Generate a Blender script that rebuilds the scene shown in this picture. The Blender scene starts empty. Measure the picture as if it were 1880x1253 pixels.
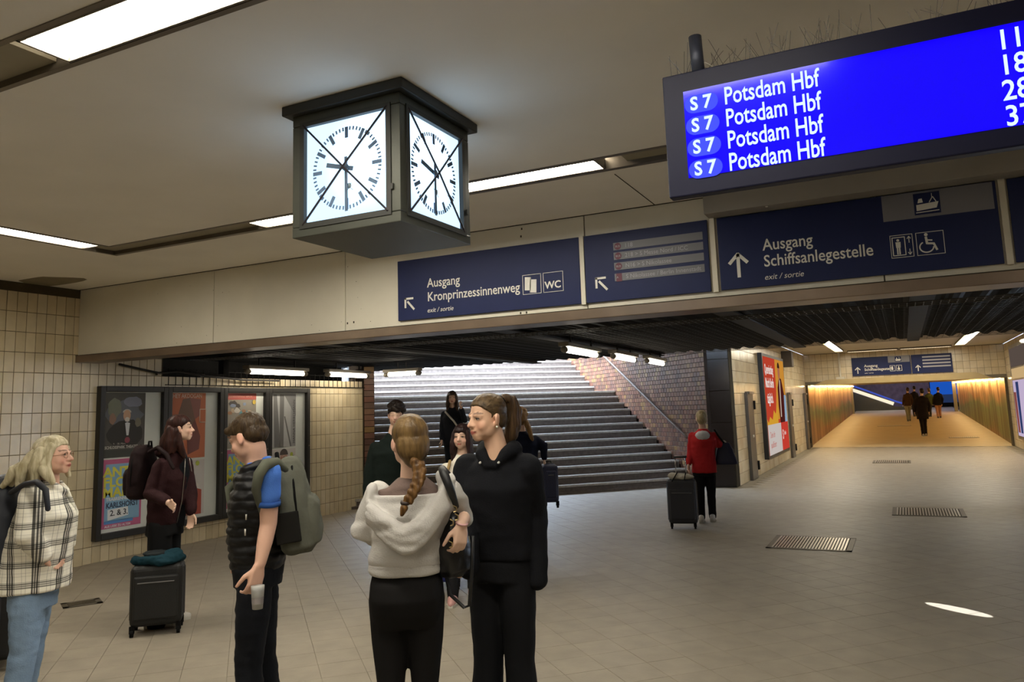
import bpy, bmesh, math, random
from mathutils import Vector as V, Matrix, noise
random.seed(7)
SC = bpy.context.scene
COL = SC.collection
# ------------------------------------------------------------------ camera
FPX, CY0 = 1428.2, 556.73
PIT, YAW, ROL = 0.13490878, -0.45960516, -0.03284447
CAMP = V((0, 0, 1.75))
Fw = V((math.sin(YAW)*math.cos(PIT), math.cos(YAW)*math.cos(PIT), math.sin(PIT)))
_r = V((math.cos(YAW), -math.sin(YAW), 0)); _u = _r.cross(Fw)
Rt = _r*math.cos(ROL) + _u*math.sin(ROL)
Up = -_r*math.sin(ROL) + _u*math.cos(ROL)
cd = bpy.data.cameras.new('camera'); cam = bpy.data.objects.new('camera', cd); COL.objects.link(cam)
cd.sensor_width = 36; cd.lens = FPX/1880*36; cd.shift_y = -(626.5-CY0)/1880
cd.clip_end = 300
m = Matrix((Rt, Up, -Fw)).transposed().to_4x4(); m.translation = CAMP
cam.matrix_world = m
SC.camera = cam
# ------------------------------------------------------------------ world, exposure
w = bpy.data.worlds.new('sky'); SC.world = w; w.use_nodes = True
bg = w.node_tree.nodes['Background']; bg.inputs[0].default_value = (0.66, 0.80, 1.0, 1); bg.inputs[1].default_value = 30.0
SC.view_settings.view_transform = 'Standard'; SC.view_settings.look = 'None'
SC.view_settings.gamma = 1; SC.view_settings.use_curve_mapping = False
SC.view_settings.exposure = 0.08
SC.cycles.max_bounces = 7; SC.cycles.diffuse_bounces = 5; SC.cycles.glossy_bounces = 3
SC.cycles.transmission_bounces = 4; SC.cycles.transparent_max_bounces = 8
SC.cycles.caustics_reflective = False; SC.cycles.caustics_refractive = False
SC.cycles.sample_clamp_indirect = 4.0
L_HALL, L_TUBE, L_CORR, L_TUN, L_CLOCK = 43.0, 25.0, 27.0, 30.0, 6.4

def area(name, loc, size, power, col, rot=(0, 0, 0), sy=None):
    l = bpy.data.lights.new(name, 'AREA'); l.energy = power; l.color = col; l.size = size
    if sy: l.shape = 'RECTANGLE'; l.size_y = sy
    o = bpy.data.objects.new(name, l); COL.objects.link(o); o.location = loc; o.rotation_euler = rot
    return o

def P(px, py, D):
    return CAMP + (Fw + Rt*((px-940)/FPX) - Up*((py-CY0)/FPX))*D
def PZ(px, py, z=0.0):
    d = Fw + Rt*((px-940)/FPX) - Up*((py-CY0)/FPX)
    return CAMP + d*((z-CAMP.z)/d.z)

# ------------------------------------------------------------------ materials
def lin(c):
    if isinstance(c, str):
        c = [int(c[i:i+2], 16)/255 for i in (0, 2, 4)]
    return tuple((x/12.92 if x <= .04045 else ((x+.055)/1.055)**2.4) for x in c)
MATS = {}
def mat(name, col, rough=.6, metal=0, var=0.0, vscale=4.0, bump=0.0, bscale=60.0, emit=None, estr=0, spec=.5, stretch=None, obj=False, col2=None, coat=0):
    if name in MATS: return MATS[name]
    if rough >= .75: spec = min(spec, .12)
    m = bpy.data.materials.new(name); m.use_nodes = True; nt = m.node_tree; N = nt.nodes; L = nt.links
    b = N['Principled BSDF']; c = lin(col)
    b.inputs['Base Color'].default_value = (*c, 1); b.inputs['Roughness'].default_value = rough
    b.inputs['Metallic'].default_value = metal; b.inputs['Specular IOR Level'].default_value = spec
    if coat: b.inputs['Coat Weight'].default_value = coat; b.inputs['Coat Roughness'].default_value = .08
    if emit is not None:
        b.inputs['Emission Color'].default_value = (*lin(emit), 1); b.inputs['Emission Strength'].default_value = estr
    if var or bump:
        tc = N.new('ShaderNodeTexCoord'); src = tc.outputs['Object']
        if stretch:
            mp = N.new('ShaderNodeMapping'); mp.inputs['Scale'].default_value = stretch
            L.new(src, mp.inputs['Vector']); src = mp.outputs['Vector']
    if var:
        n = N.new('ShaderNodeTexNoise'); n.inputs['Scale'].default_value = vscale; n.inputs['Detail'].default_value = 5
        L.new(src, n.inputs['Vector'])
        r = N.new('ShaderNodeValToRGB'); r.color_ramp.elements[0].position = .3; r.color_ramp.elements[1].position = .7
        c2 = lin(col2) if col2 else tuple(min(1, x*(1+var)) for x in c)
        r.color_ramp.elements[0].color = (*[x*(1-var) for x in c], 1) if not col2 else (*c, 1)
        r.color_ramp.elements[1].color = (*c2, 1)
        L.new(n.outputs['Fac'], r.inputs['Fac']); L.new(r.outputs['Color'], b.inputs['Base Color'])
    if bump:
        n2 = N.new('ShaderNodeTexNoise'); n2.inputs['Scale'].default_value = bscale; n2.inputs['Detail'].default_value = 4
        L.new(src, n2.inputs['Vector'])
        bp = N.new('ShaderNodeBump'); bp.inputs['Strength'].default_value = bump; bp.inputs['Distance'].default_value = .01
        L.new(n2.outputs['Fac'], bp.inputs['Height']); L.new(bp.outputs['Normal'], b.inputs['Normal'])
    MATS[name] = m; return m
def emis(name, col, s):
    if name in MATS: return MATS[name]
    m = bpy.data.materials.new(name); m.use_nodes = True; N = m.node_tree.nodes
    N.remove(N['Principled BSDF']); e = N.new('ShaderNodeEmission'); e.inputs[0].default_value = (*lin(col), 1); e.inputs[1].default_value = s
    m.node_tree.links.new(e.outputs[0], N['Material Output'].inputs[0]); MATS[name] = m; return m
def piecemat(name, cols, rough=.35, bump=0.05, bscale=30, spec=.5, var=.12):
    """one material whose colour differs from piece to piece (stored per vertex colour 'pc')"""
    if name in MATS: return MATS[name]
    m = bpy.data.materials.new(name); m.use_nodes = True; nt = m.node_tree; N = nt.nodes; L = nt.links
    b = N['Principled BSDF']; b.inputs['Roughness'].default_value = rough; b.inputs['Specular IOR Level'].default_value = spec
    geo = N.new('ShaderNodeNewGeometry'); oi = N.new('ShaderNodeObjectInfo')
    ad = N.new('ShaderNodeMath'); ad.operation = 'ADD'; fr = N.new('ShaderNodeMath'); fr.operation = 'FRACT'
    L.new(geo.outputs['Random Per Island'], ad.inputs[0]); L.new(oi.outputs['Random'], ad.inputs[1]); L.new(ad.outputs[0], fr.inputs[0])
    r = N.new('ShaderNodeValToRGB'); cr = r.color_ramp; cr.interpolation = 'CONSTANT'
    while len(cr.elements) < len(cols): cr.elements.new(.5)
    for i, c in enumerate(cols):
        cr.elements[i].position = i/len(cols); cr.elements[i].color = (*lin(c), 1)
    L.new(fr.outputs[0], r.inputs['Fac'])
    tc = N.new('ShaderNodeTexCoord'); n = N.new('ShaderNodeTexNoise'); n.inputs['Scale'].default_value = 5; n.inputs['Detail'].default_value = 6
    L.new(geo.outputs['Position'], n.inputs['Vector'])
    mr = N.new('ShaderNodeMapRange'); mr.inputs['From Min'].default_value = .3; mr.inputs['From Max'].default_value = .7
    mr.inputs['To Min'].default_value = 1-var; mr.inputs['To Max'].default_value = 1+var
    L.new(n.outputs['Fac'], mr.inputs['Value'])
    mx = N.new('ShaderNodeVectorMath'); mx.operation = 'SCALE'; L.new(r.outputs['Color'], mx.inputs[0]); L.new(mr.outputs[0], mx.inputs['Scale'])
    L.new(mx.outputs[0], b.inputs['Base Color'])
    if bump:
        n2 = N.new('ShaderNodeTexNoise'); n2.inputs['Scale'].default_value = bscale; L.new(geo.outputs['Position'], n2.inputs['Vector'])
        bp = N.new('ShaderNodeBump'); bp.inputs['Strength'].default_value = bump; bp.inputs['Distance'].default_value = .01
        L.new(n2.outputs['Fac'], bp.inputs['Height']); L.new(bp.outputs['Normal'], b.inputs['Normal'])
    MATS[name] = m; return m

# ------------------------------------------------------------------ mesh building
class MB:
    def __init__(s): s.v = []; s.f = []
    def quad(s, a, b, c, d):
        k = len(s.v); s.v += [V(a), V(b), V(c), V(d)]; s.f.append((k, k+1, k+2, k+3)); return s
    def poly(s, pts):
        k = len(s.v); s.v += [V(p) for p in pts]; s.f.append(tuple(range(k, k+len(pts)))); return s
    def obox(s, o, a, b, c):
        o, a, b, c = V(o), V(a), V(b), V(c); k = len(s.v)
        s.v += [o, o+a, o+a+b, o+b, o+c, o+a+c, o+a+b+c, o+b+c]
        F = [(0, 3, 2, 1), (4, 5, 6, 7), (0, 1, 5, 4), (1, 2, 6, 5), (2, 3, 7, 6), (3, 0, 4, 7)]
        if a.cross(b).dot(c) < 0: F = [f[::-1] for f in F]
        s.f += [tuple(k+i for i in f) for f in F]; return s
    def box(s, lo, hi):
        lo, hi = V(lo), V(hi); d = hi-lo
        return s.obox(lo, (d.x, 0, 0), (0, d.y, 0), (0, 0, d.z))
    def pillow(s, o, a, b, c, e):
        """box with its outer (c) face inset by e: a bevelled tile, 5 faces"""
        o, a, b, c = V(o), V(a), V(b), V(c); an, bn = a.normalized()*e, b.normalized()*e; k = len(s.v)
        s.v += [o, o+a, o+a+b, o+b]
        q = o+c*.6; s.v += [q, q+a, q+a+b, q+b]
        q = o+c; s.v += [q+an+bn, q+a-an+bn, q+a+b-an-bn, q+b+an-bn]
        F = [(0, 1, 5, 4), (1, 2, 6, 5), (2, 3, 7, 6), (3, 0, 4, 7), (4, 5, 9, 8), (5, 6, 10, 9), (6, 7, 11, 10), (7, 4, 8, 11), (8, 9, 10, 11)]
        if a.cross(b).dot(c) < 0: F = [f[::-1] for f in F]
        s.f += [tuple(k+i for i in f) for f in F]; return s
    def rings(s, rings, cap=True):
        n = len(rings[0]); k0 = len(s.v)
        for r in rings: s.v += [V(p) for p in r]
        for i in range(len(rings)-1):
            for j in range(n):
                a = k0+i*n+j; b = k0+i*n+(j+1) % n
                s.f.append((a, b, b+n, a+n))
        if cap:
            s.f.append(tuple(k0+j for j in range(n))[::-1]); s.f.append(tuple(k0+(len(rings)-1)*n+j for j in range(n)))
        return s
    def tube(s, pts, r, n=8, cap=True):
        pts = [V(p) for p in pts]; rs = r if isinstance(r, (list, tuple)) else [r]*len(pts)
        out = []; prev = None
        for i, p in enumerate(pts):
            t = ((pts[min(i+1, len(pts)-1)]-pts[max(i-1, 0)])).normalized()
            if prev is None:
                x = t.orthogonal().normalized()
            else:
                x = (prev-t*prev.dot(t)); x = x.normalized() if x.length > 1e-6 else t.orthogonal().normalized()
            prev = x; y = t.cross(x)
            out.append([p+(x*math.cos(2*math.pi*j/n)+y*math.sin(2*math.pi*j/n))*rs[i] for j in range(n)])
        return s.rings(out, cap)
    def caps(s, pts, rs, n=14):
        """capsule chain with round ends"""
        pts = [V(p) for p in pts]
        if not isinstance(rs, (list, tuple)): rs = [rs]*len(pts)
        a = (pts[0]-pts[1]).normalized(); b = (pts[-1]-pts[-2]).normalized()
        P0, R0 = [], []
        for t in (.98, .85, .5): P0.append(pts[0]+a*rs[0]*t); R0.append(rs[0]*math.sqrt(max(1e-4, 1-t*t)))
        P1, R1 = [], []
        for t in (.5, .85, .98): P1.append(pts[-1]+b*rs[-1]*t); R1.append(rs[-1]*math.sqrt(max(1e-4, 1-t*t)))
        return s.tube(P0+pts+P1, R0+list(rs)+R1, n)
    def ell(s, c, r, M=None, n=16, m_=10):
        c = V(c); rr = []
        for i in range(1, m_):
            th = math.pi*i/m_
            ring = []
            for j in range(n):
                ph = 2*math.pi*j/n
                p = V((math.sin(th)*math.cos(ph)*r[0], math.sin(th)*math.sin(ph)*r[1], -math.cos(th)*r[2]))
                if M is not None: p = M @ p
                ring.append(c+p)
            rr.append(ring)
        k0 = len(s.v); s.rings(rr, False)
        bo, to = V((0, 0, -r[2])), V((0, 0, r[2]))
        if M is not None: bo, to = M @ bo, M @ to
        kb = len(s.v); s.v += [c+bo, c+to]
        for j in range(n):
            s.f.append((k0+(j+1) % n, k0+j, kb)); e = k0+(m_-2)*n; s.f.append((e+j, e+(j+1) % n, kb+1))
        return s
    def loft(s, rings, n=28, pw=2.3):
        """rings: (centre, right-vector, forward-vector) superellipses"""
        out = []
        for c, a, b in rings:
            ring = []
            for j in range(n):
                t = 2*math.pi*j/n; cs, sn = math.cos(t), math.sin(t)
                ring.append(V(c)+V(a)*math.copysign(abs(cs)**(2/pw), cs)+V(b)*math.copysign(abs(sn)**(2/pw), sn))
            out.append(ring)
        return s.rings(out, True)
    def mesh(s, name, inv=None):
        me = bpy.data.meshes.new(name)
        me.from_pydata([tuple(inv @ p) if inv is not None else tuple(p) for p in s.v], [], s.f); me.update()
        return me
def fixnormals(me):
    bm = bmesh.new(); bm.from_mesh(me); bmesh.ops.recalc_face_normals(bm, faces=bm.faces); bm.to_mesh(me); bm.free()

def tag(o, label=None, cat=None, group=None, kind=None):
    if label: o['label'] = label
    if cat: o['category'] = cat
    if group: o['group'] = group
    if kind: o['kind'] = kind
    return o
def inv_of(o):
    if o is None: return None
    M = Matrix.Identity(4)
    ch = []
    while o is not None: ch.append(o); o = o.parent
    for q in reversed(ch): M = M @ (Matrix.Translation(q.location) @ q.rotation_euler.to_matrix().to_4x4())
    return M.inverted()
def link(name, me, m=None, parent=None, smooth=False, bevel=0):
    o = bpy.data.objects.new(name, me); COL.objects.link(o)
    if m is not None: me.materials.append(m)
    if parent is not None: o.parent = parent
    if smooth:
        me.polygons.foreach_set('use_smooth', [True]*len(me.polygons))
    if bevel:
        b = o.modifiers.new('bevel', 'BEVEL'); b.width = bevel; b.segments = 2; b.limit_method = 'ANGLE'; b.angle_limit = .6
    return o
def obj(name, mb, m=None, parent=None, smooth=False, bevel=0, fix=False):
    """mesh given in world coordinates"""
    me = mb.mesh(name, inv_of(parent))
    if fix: fixnormals(me)
    return link(name, me, m, parent, smooth, bevel)
def empty(name, loc, rz=0, label=None, cat=None, group=None):
    o = bpy.data.objects.new(name, None); COL.objects.link(o); o.location = loc; o.rotation_euler = (0, 0, rz)
    return tag(o, label, cat, group)
def struct(name, mb, m, bevel=0):
    o = obj(name, mb, m, None, bevel=bevel, fix=True); o['kind'] = 'structure'; return o
def text(name, s, size, o, U, W, m, parent=None, lift=.002, align='LEFT', sx=1.0, shear=0.0, bold=0.0, name_kind='lettering'):
    """flat text mesh at o, U = writing direction, W = up"""
    cu = bpy.data.curves.new(name, 'FONT'); cu.body = s; cu.size = size; cu.align_x = align; cu.extrude = .0005; cu.shear = shear; cu.offset = bold
    cu.resolution_u = 3
    t = bpy.data.objects.new(name, cu); COL.objects.link(t)
    dg = bpy.context.evaluated_depsgraph_get(); me = bpy.data.meshes.new_from_object(t.evaluated_get(dg))
    bpy.data.objects.remove(t); 
    U, W = V(U).normalized(), V(W).normalized(); Nn = U.cross(W)
    o = V(o)+Nn*lift; inv = inv_of(parent)
    for v in me.vertices:
        p = o+U*(v.co.x*sx)+W*v.co.y+Nn*v.co.z
        v.co = inv @ p if inv is not None else p
    me.materials.clear()
    return link(name, me, m, parent)
class Board:
    def __init__(s, o, U, W, parent): s.o = V(o); s.U = V(U).normalized(); s.W = V(W).normalized(); s.N = s.U.cross(s.W); s.p = parent
    def at(s, x, y, d=0): return s.o+s.U*x+s.W*y+s.N*d
    def rect(s, name, x0, y0, x1, y1, m, d0=0, d1=.002, bevel=0):
        return obj(name, MB().obox(s.at(x0, y0, d0), s.U*(x1-x0), s.W*(y1-y0), s.N*(d1-d0)), m, s.p, bevel=bevel)
    def poly(s, name, pts, m, d0=0, d1=.003):
        a = [s.at(x, y, d0) for x, y in pts]; b = [s.at(x, y, d1) for x, y in pts]; n = len(pts)
        mb = MB(); mb.v = a+b; mb.f = [tuple(range(n))[::-1], tuple(range(n, 2*n))]+[(i, (i+1) % n, n+(i+1) % n, n+i) for i in range(n)]
        return obj(name, mb, m, s.p, fix=True)
    def polys(s, name, lst, m, d0=0, d1=.003):
        mb = MB()
        for pts in lst:
            n = len(pts); k = len(mb.v)
            mb.v += [s.at(x, y, d0) for x, y in pts]+[s.at(x, y, d1) for x, y in pts]
            mb.f += [tuple(k+i for i in range(n))[::-1], tuple(k+i for i in range(n, 2*n))]+[(k+i, k+(i+1) % n, k+n+(i+1) % n, k+n+i) for i in range(n)]
        return obj(name, mb, m, s.p, fix=True)
    def text(s, name, t, size, x, y, m, d=.003, **k): return text(name, t, size, s.at(x, y), s.U, s.W, m, s.p, lift=d, **k)
def circ(cx, cy, r, n=20, ry=None, a0=0, a1=2*math.pi):
    ry = ry or r
    return [(cx+r*math.cos(a0+(a1-a0)*i/(n if a1-a0 > 6.28 else n-1)), cy+ry*math.sin(a0+(a1-a0)*i/(n if a1-a0 > 6.28 else n-1))) for i in range(n)]
def line(x0, y0, x1, y1, w):
    dx, dy = x1-x0, y1-y0; l = math.hypot(dx, dy); nx, ny = -dy/l*w/2, dx/l*w/2
    return [(x0+nx, y0+ny), (x0-nx, y0-ny), (x1-nx, y1-ny), (x1+nx, y1+ny)]
def bl(w0, x0, y0, w1, h1):
    return [(x0, y0), (x0+w1, y0), (x0+w1, y0+h1), (x0, y0+h1)]

def tiles(parent, o, U, W, N, nu, nw, tu, tw, m, gap=.006, th=.008, limit=300, skip=None, name='tile', key=None, bond=0, edge=.003):
    """grid of tiles on plane (o,U,W), outward N. The ones largest in view are parts, the rest one joined part."""
    U, W, N = V(U), V(W), V(N); o = V(o); lst = []
    for i in range(-1 if bond else 0, nu):
        for j in range(nw):
            off = bond*tu*(j % 2); x0 = i*tu+off; x1 = x0+tu
            x0 = max(0, x0); x1 = min(nu*tu, x1)
            if x1-x0 < tu*.3: continue
            if skip and skip(x0, j*tw, x1, (j+1)*tw): continue
            c = o+U*((x0+x1)/2)+W*(j*tw+tw/2)
            lst.append((key(c) if key else (c-CAMP).length, x0, x1, j))
    lst.sort(key=lambda t: t[0])
    shared = {}
    rest = MB(); inv = inv_of(parent); rot = None
    for k, (q, x0, x1, j) in enumerate(lst):
        jit = random.uniform(-.0012, .0012)
        p = o+U*(x0+gap/2)+W*(j*tw+gap/2)+N*jit
        if k < limit:
            wd = round(x1-x0, 4)
            if wd not in shared:
                mb = MB().pillow((0, 0, 0), U*(wd-gap), W*(tw-gap), N*th, edge)
                shared[wd] = mb.mesh(name); shared[wd].materials.append(m)
            t = bpy.data.objects.new(name, shared[wd]); COL.objects.link(t); t.parent = parent; t.location = inv @ p if inv is not None else p
        else:
            rest.pillow(p, U*(x1-x0-gap), W*(tw-gap), N*th, edge)
    if rest.v:
        r = obj(name+'_field', rest, m, parent); r['kind'] = 'stuff'
# ------------------------------------------------------------------ palette
S2 = math.sqrt(.5)
DU, DVv = V((S2, S2, 0)), V((-S2, S2, 0))       # stair: along the treads / climbing direction
m_ceil = mat('ceiling_paint', 'e6e2da', .75, var=.05, vscale=1.2, bump=.03, bscale=40)
m_beam = mat('beam_panel_paint', 'd2ccbb', .6, var=.05, vscale=2)
m_joint = mat('joint_dark', '3a352b', .9)
m_tile = piecemat('cream_wall_tile', ['cfc0a0', 'caba9a', 'd4c5a5', 'ccbd9e', 'c3b393', 'd0c2a4', 'cdbc9a'], .22, .06, 9, .5, .08)
m_grout = mat('tile_grout', '4f4636', .9, var=.15)
m_brick = piecemat('clinker_brick', ['6c4838', '74503e', '604234', '7a5a42', '5c4238', '6f5040', '765844', '644c3e', '6a4c38', '6c4a3c', '725240', '80643e'], .35, .15, 25, .5, .2)
m_brick_grout = mat('brick_grout', '2e2621', .9)
m_floor = piecemat('floor_tile', ['8f8677', '908778', '8e8576', '918879', '8f8677'], .5, .10, 55, .5, .10)
m_fgrout = mat('floor_grout', '827a6a', .85, var=.1)
m_dark = mat('black_steel', '0e0d0c', .75, var=.2, vscale=8)
m_darker = mat('soot_black', '0d0d0d', .8)
m_girder = mat('girder_steel', '1e1a17', .7, var=.25, vscale=6)
m_lip = mat('lip_metal', '7b6b5c', .35, metal=.6, var=.15, vscale=3)
m_steel = mat('grey_steel', '6d655a', .4, metal=.5, var=.12)
m_navy = mat('sign_navy', '20284e', .45, var=.04, spec=.2)
m_white = mat('sign_white', 'd9d7cf', .5)
m_grey = mat('sign_grey', '77767c', .5)
m_step = mat('stair_stone', '5b5048', .6, var=.25, vscale=14, bump=.2, bscale=60)
m_nose = mat('stair_nosing', 'a39c92', .55, var=.18, vscale=20, bump=.1)
m_blk = mat('polished_black_stone', '1d1512', .25, var=.3, vscale=2)
m_clock = mat('clock_case', '4a4c44', .4, metal=.3, var=.08, vscale=3)
m_clockd = mat('clock_frame_dark', '2d2e2a', .5)

# ------------------------------------------------------------------ near hall shell
XW, XE, YB, YF, ZC = -9.28, 4.2, -4.0, 6.34, 3.43
RX0, RX1, RY0, RY1, RW = -7.05, 2.03, 1.91, 5.19, .32
mb = MB()
def slab(x0, y0, x1, y1, z0=ZC, z1=ZC+.25): mb.box((x0, y0, z0), (x1, y1, z1))
slab(XW-.3, YB, RX0, YF+.26); slab(RX1, YB, XE+.2, YF+.26)
slab(RX0, YB, RX1, RY0); slab(RX0, RY1, RX1, YF+.26)
slab(RX0+RW, RY0+RW, RX1-RW, RY1-RW)
slab(RX0, RY0, RX1, RY1, ZC+.1, ZC+.25)
ceiling = struct('ceiling', mb, m_ceil)
# thin dark joints of the ceiling sheets near the beam, a stain by the wall
mb = MB()
for x in (-1.75,): mb.box((x-.004, 5.3, ZC-.002), (x+.004, 6.33, ZC+.01))
mb.box((XW, YF-.012, ZC-.004), (XE, YF, ZC+.01))
obj('sheet_joint', mb, m_joint, ceiling)
m_stain = mat('damp_stain', '857c69', .8, var=.1)
sb = MB(); sb.poly([(-8.95+.42*math.cos(t)*(1+.25*math.sin(3*t)), 5.72+.3*math.sin(t)*(1+.2*math.cos(2*t)), ZC-.0015) for t in [i*.3 for i in range(21)]][::-1])
obj('damp_stain', sb, m_stain, ceiling)
# channel edges: dark metal angles
mb = MB()
for (x0, y0, x1, y1) in ((RX0, RY0, RX1, RY0+.03), (RX0, RY1-.05, RX1, RY1), (RX0+RW, RY0+RW-.03, RX1-RW, RY0+RW), (RX0+RW, RY1-RW, RX1-RW, RY1-RW+.03),
                         (RX0, RY0, RX0+.03, RY1), (RX1-.03, RY0, RX1, RY1), (RX0+RW-.03, RY0+RW, RX0+RW, RY1-RW), (RX1-RW, RY0+RW, RX1-RW+.03, RY1-RW)):
    mb.box((x0, y0, ZC-.006), (x1, y1, ZC+.1))
obj('channel_edge', mb, m_steel, ceiling)
mb = MB(); mb.box((RX0+.04, RY1-RW+.03, ZC+.03), (-5.05, RY1-.05, ZC+.05)); mb.box((-1.6, RY1-RW+.03, ZC+.03), (RX1-.04, RY1-.05, ZC+.05)); mb.box((RX0+.04, RY0+.03, ZC+.03), (-3.47, RY0+RW-.03, ZC+.05))
obj('cover_panel', mb, mat('channel_cover', '8e8672', .6, var=.06), ceiling)

# left tiled wall (x = -9.28): full height to y 7.6, low beyond
yA, yB_ = YB, 7.62
wl = struct('wall_left', MB().box((XW-.2, YB, 0), (XW-.008, yB_, ZC)).box((XW-.2, yB_, 0), (XW-.008, 12.2, 2.33)), m_grout)
PO = [6.62, 7.65, 8.66, 9.60, 10.58]      # poster frame edges
def skipA(x0, z0, x1, z1):
    ya, yb = x0+4.6, x1+4.6
    if ya > 6.68 and yb < 10.5 and z0 > .35 and z1 < 2.15: return True
    if yb > 7.66 and z0 > 2.3: return True
    return False
tiles(wl, (XW-.008, 4.6, -.04), (0, 1, 0), (0, 0, 1), (1, 0, 0), 63, 14, .12, .24, m_tile, limit=300, skip=skipA)
struct('wall_left_far', MB().box((XW-.008, YB, 0), (XW, 4.6, ZC)), mat('cream_wall', 'b9a684', .4, var=.05))
struct('wall_back', MB().box((XW-.2, YB-.2, 0), (XE+.2, YB, ZC)), mat('back_wall', '8d8470', .7, var=.05))
struct('wall_right', MB().box((XE, YB, 0), (XE+.2, 14.1, ZC)), mat('right_wall', '8d8470', .7, var=.05))
# header beam with its panels
wb = struct('wall_header', MB().box((XW, YF+.014, 2.59), (XE, YF+.26, ZC)), m_joint)
xs = [XW+.0, -6.92, -5.05, -2.4, -.05, 2.1, XE]
for a, b in zip(xs[:-1], xs[1:]):
    obj('panel', MB().pillow((b-.004, YF+.014, 2.592), (-(b-a)+.008, 0, 0), (0, 0, ZC-2.592-.004), (0, -.014, 0), .002), m_beam, wb)
dots = MB()
for i in range(26):
    x = random.uniform(-8.5, -4.5); z = random.choice((random.uniform(2.62, 2.7), random.uniform(2.7, 3.3))); r = random.uniform(.003, .007)
    dots.obox((x, YF-.001, z), (r, 0, 0), (0, 0, r), (0, .004, 0))
for x, z in ((-5.03, 2.66), (-4.95, 2.665), (-3.02, 3.38), (-3.03, 3.31), (-3.0, 2.60), (-3.06, 2.6)): dots.obox((x, YF-.002, z), (.014, 0, 0), (0, 0, .02), (0, .004, 0))
obj('paint_chip', dots, m_joint, wb)['kind'] = 'stuff'
t1 = struct('trim_1', MB().box((XW, YF-.03, 2.50), (XE, YF+.30, 2.59)), m_lip, bevel=.006)
obj('joint_strip', MB().box((XW, YF-.032, 2.586), (XE, YF+.01, 2.592)), m_joint, t1)  # thin dark strip on the seam between lip and panels

# floor
mb = MB().box((XW-.3, YB, -.2), (XE+.2, 17.6, -.006)).box((-3.6, 17.6, -.2), (3.3, 31.5, -.006))
floor = struct('floor', mb, m_fgrout)
T = .3025; fl = []
for i in range(-20, 115):
    for j in range(-20, 110):
        c = DU*(i*T+.02) + DVv*(j*T+.05)
        if not (XW+.05 < c.x < 3.4 and 1.0 < c.y < 30.4): continue
        if c.x < -3.0 and (c.y > c.x+21.3 or c.y > 17.0 or (c.y > 16.4 and c.x > -3.95)): continue
        if c.y > 14 and abs(c.x) > 2.95 and c.y > 17: continue
        d = (c-CAMP); D = d.dot(Fw)
        if D < .5: continue
        px = 940+FPX*d.dot(Rt)/D
        if not -900 < px < 3000: continue
        fl.append((D if D > 3.0 and -60 < px < 1940 else D+60, c))
fl.sort(key=lambda t: t[0])
def ftile(mbx, c, z=-.006):
    mbx.pillow(c-DU*T/2-DVv*T/2+DU*.001+DVv*.001+V((0, 0, z)), DU*(T-.002), DVv*(T-.002), (0, 0, .0055), .001)
proto = MB(); ftile(proto, V((0, 0, 0))); pm = proto.mesh('tile'); pm.materials.append(m_floor)
rest = MB()
for k, (D, c) in enumerate(fl):
    if k < 300:
        t = bpy.data.objects.new('tile', pm); COL.objects.link(t); t.parent = floor; t.location = (c.x, c.y, random.uniform(-.0006, 0))
    else: ftile(rest, c)
obj('tile_field', rest, m_floor, floor)['kind'] = 'stuff'

# ------------------------------------------------------------------ passage under the tracks
ZB = 2.66; YE = 14.05
cor = MB(); n = 520; x0, x1 = -10.4, 4.2
for i in range(n+1):
    x = x0+(x1-x0)*i/n; ph = (x/.235) % 1
    z = ZB + (.0 if ph < .35 else (.035 if .5 < ph < .85 else .0175))
    cor.v += [V((x, YF+.26, z)), V((x, YE, z))]
for i in range(n): cor.f.append((2*i, 2*i+1, 2*i+3, 2*i+2))
br = struct('ceiling_passage', MB().box((-10.6, YF+.26, ZB+.05), (4.4, YE, ZB+.5)), m_darker)
o = obj('corrugated_sheet', cor, m_dark, br); sol = o.modifiers.new('solid', 'SOLIDIFY'); sol.thickness = .01
for k, (xa, wd) in enumerate(((.21, .17), (-1.5, .2), (-3.95, .22), (-6.4, .2), (2.0, .2))):
    g = MB().box((xa-wd/2, YF+.3, ZB-.05), (xa+wd/2, YE-.1, ZB-.03)).box((xa-.01, YF+.3, ZB-.03), (xa+.01, YE-.1, ZB+.05)).box((xa-wd/2-.05, YF+.3, ZB-.005), (xa+wd/2+.05, YE-.1, ZB+.005))
    tag(obj('girder', g, m_girder), ['dark steel girder above the grey corridor floor, second from the right', 'dark steel girder running toward the red advertising poster', 'dark steel girder above the three tube lamps by the brick wall', 'dark steel girder over the middle of the staircase', 'dark steel girder above the right end of the passage'][k], 'girder', 'girders under the tracks')
nt_ = MB()
for y in (8.05, 8.2, 8.35): nt_.box((XW, y-.006, ZB-.062), (XE, y+.006, ZB-.05))
for i in range(int((XE-XW)/.07)): nt_.box((XW+i*.07, 8.02, ZB-.06), (XW+i*.07+.008, 8.4, ZB-.052))
tag(obj('bird_mesh', nt_, mat('galvanised', '54504a', .5, metal=.6)), 'strip of square wire mesh across the dark ceiling behind the signs', 'wire mesh', kind='stuff')
# bird net sagging under the sheet: crossing wires
nt2 = MB()
for i in range(74):
    x = -3.8+i*.105
    nt2.box((x, 8.5, ZB-.028), (x+.005, YE-.15, ZB-.024))
for j in range(38):
    y = 8.6+j*.145
    nt2.box((-3.8, y, ZB-.03), (4.0, y+.006, ZB-.026))
tag(obj('bird_net', nt2, mat('net_wire', '2f2c29', .6)), 'dark bird net stretched under the corrugated ceiling of the passage', 'net', kind='stuff')
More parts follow.
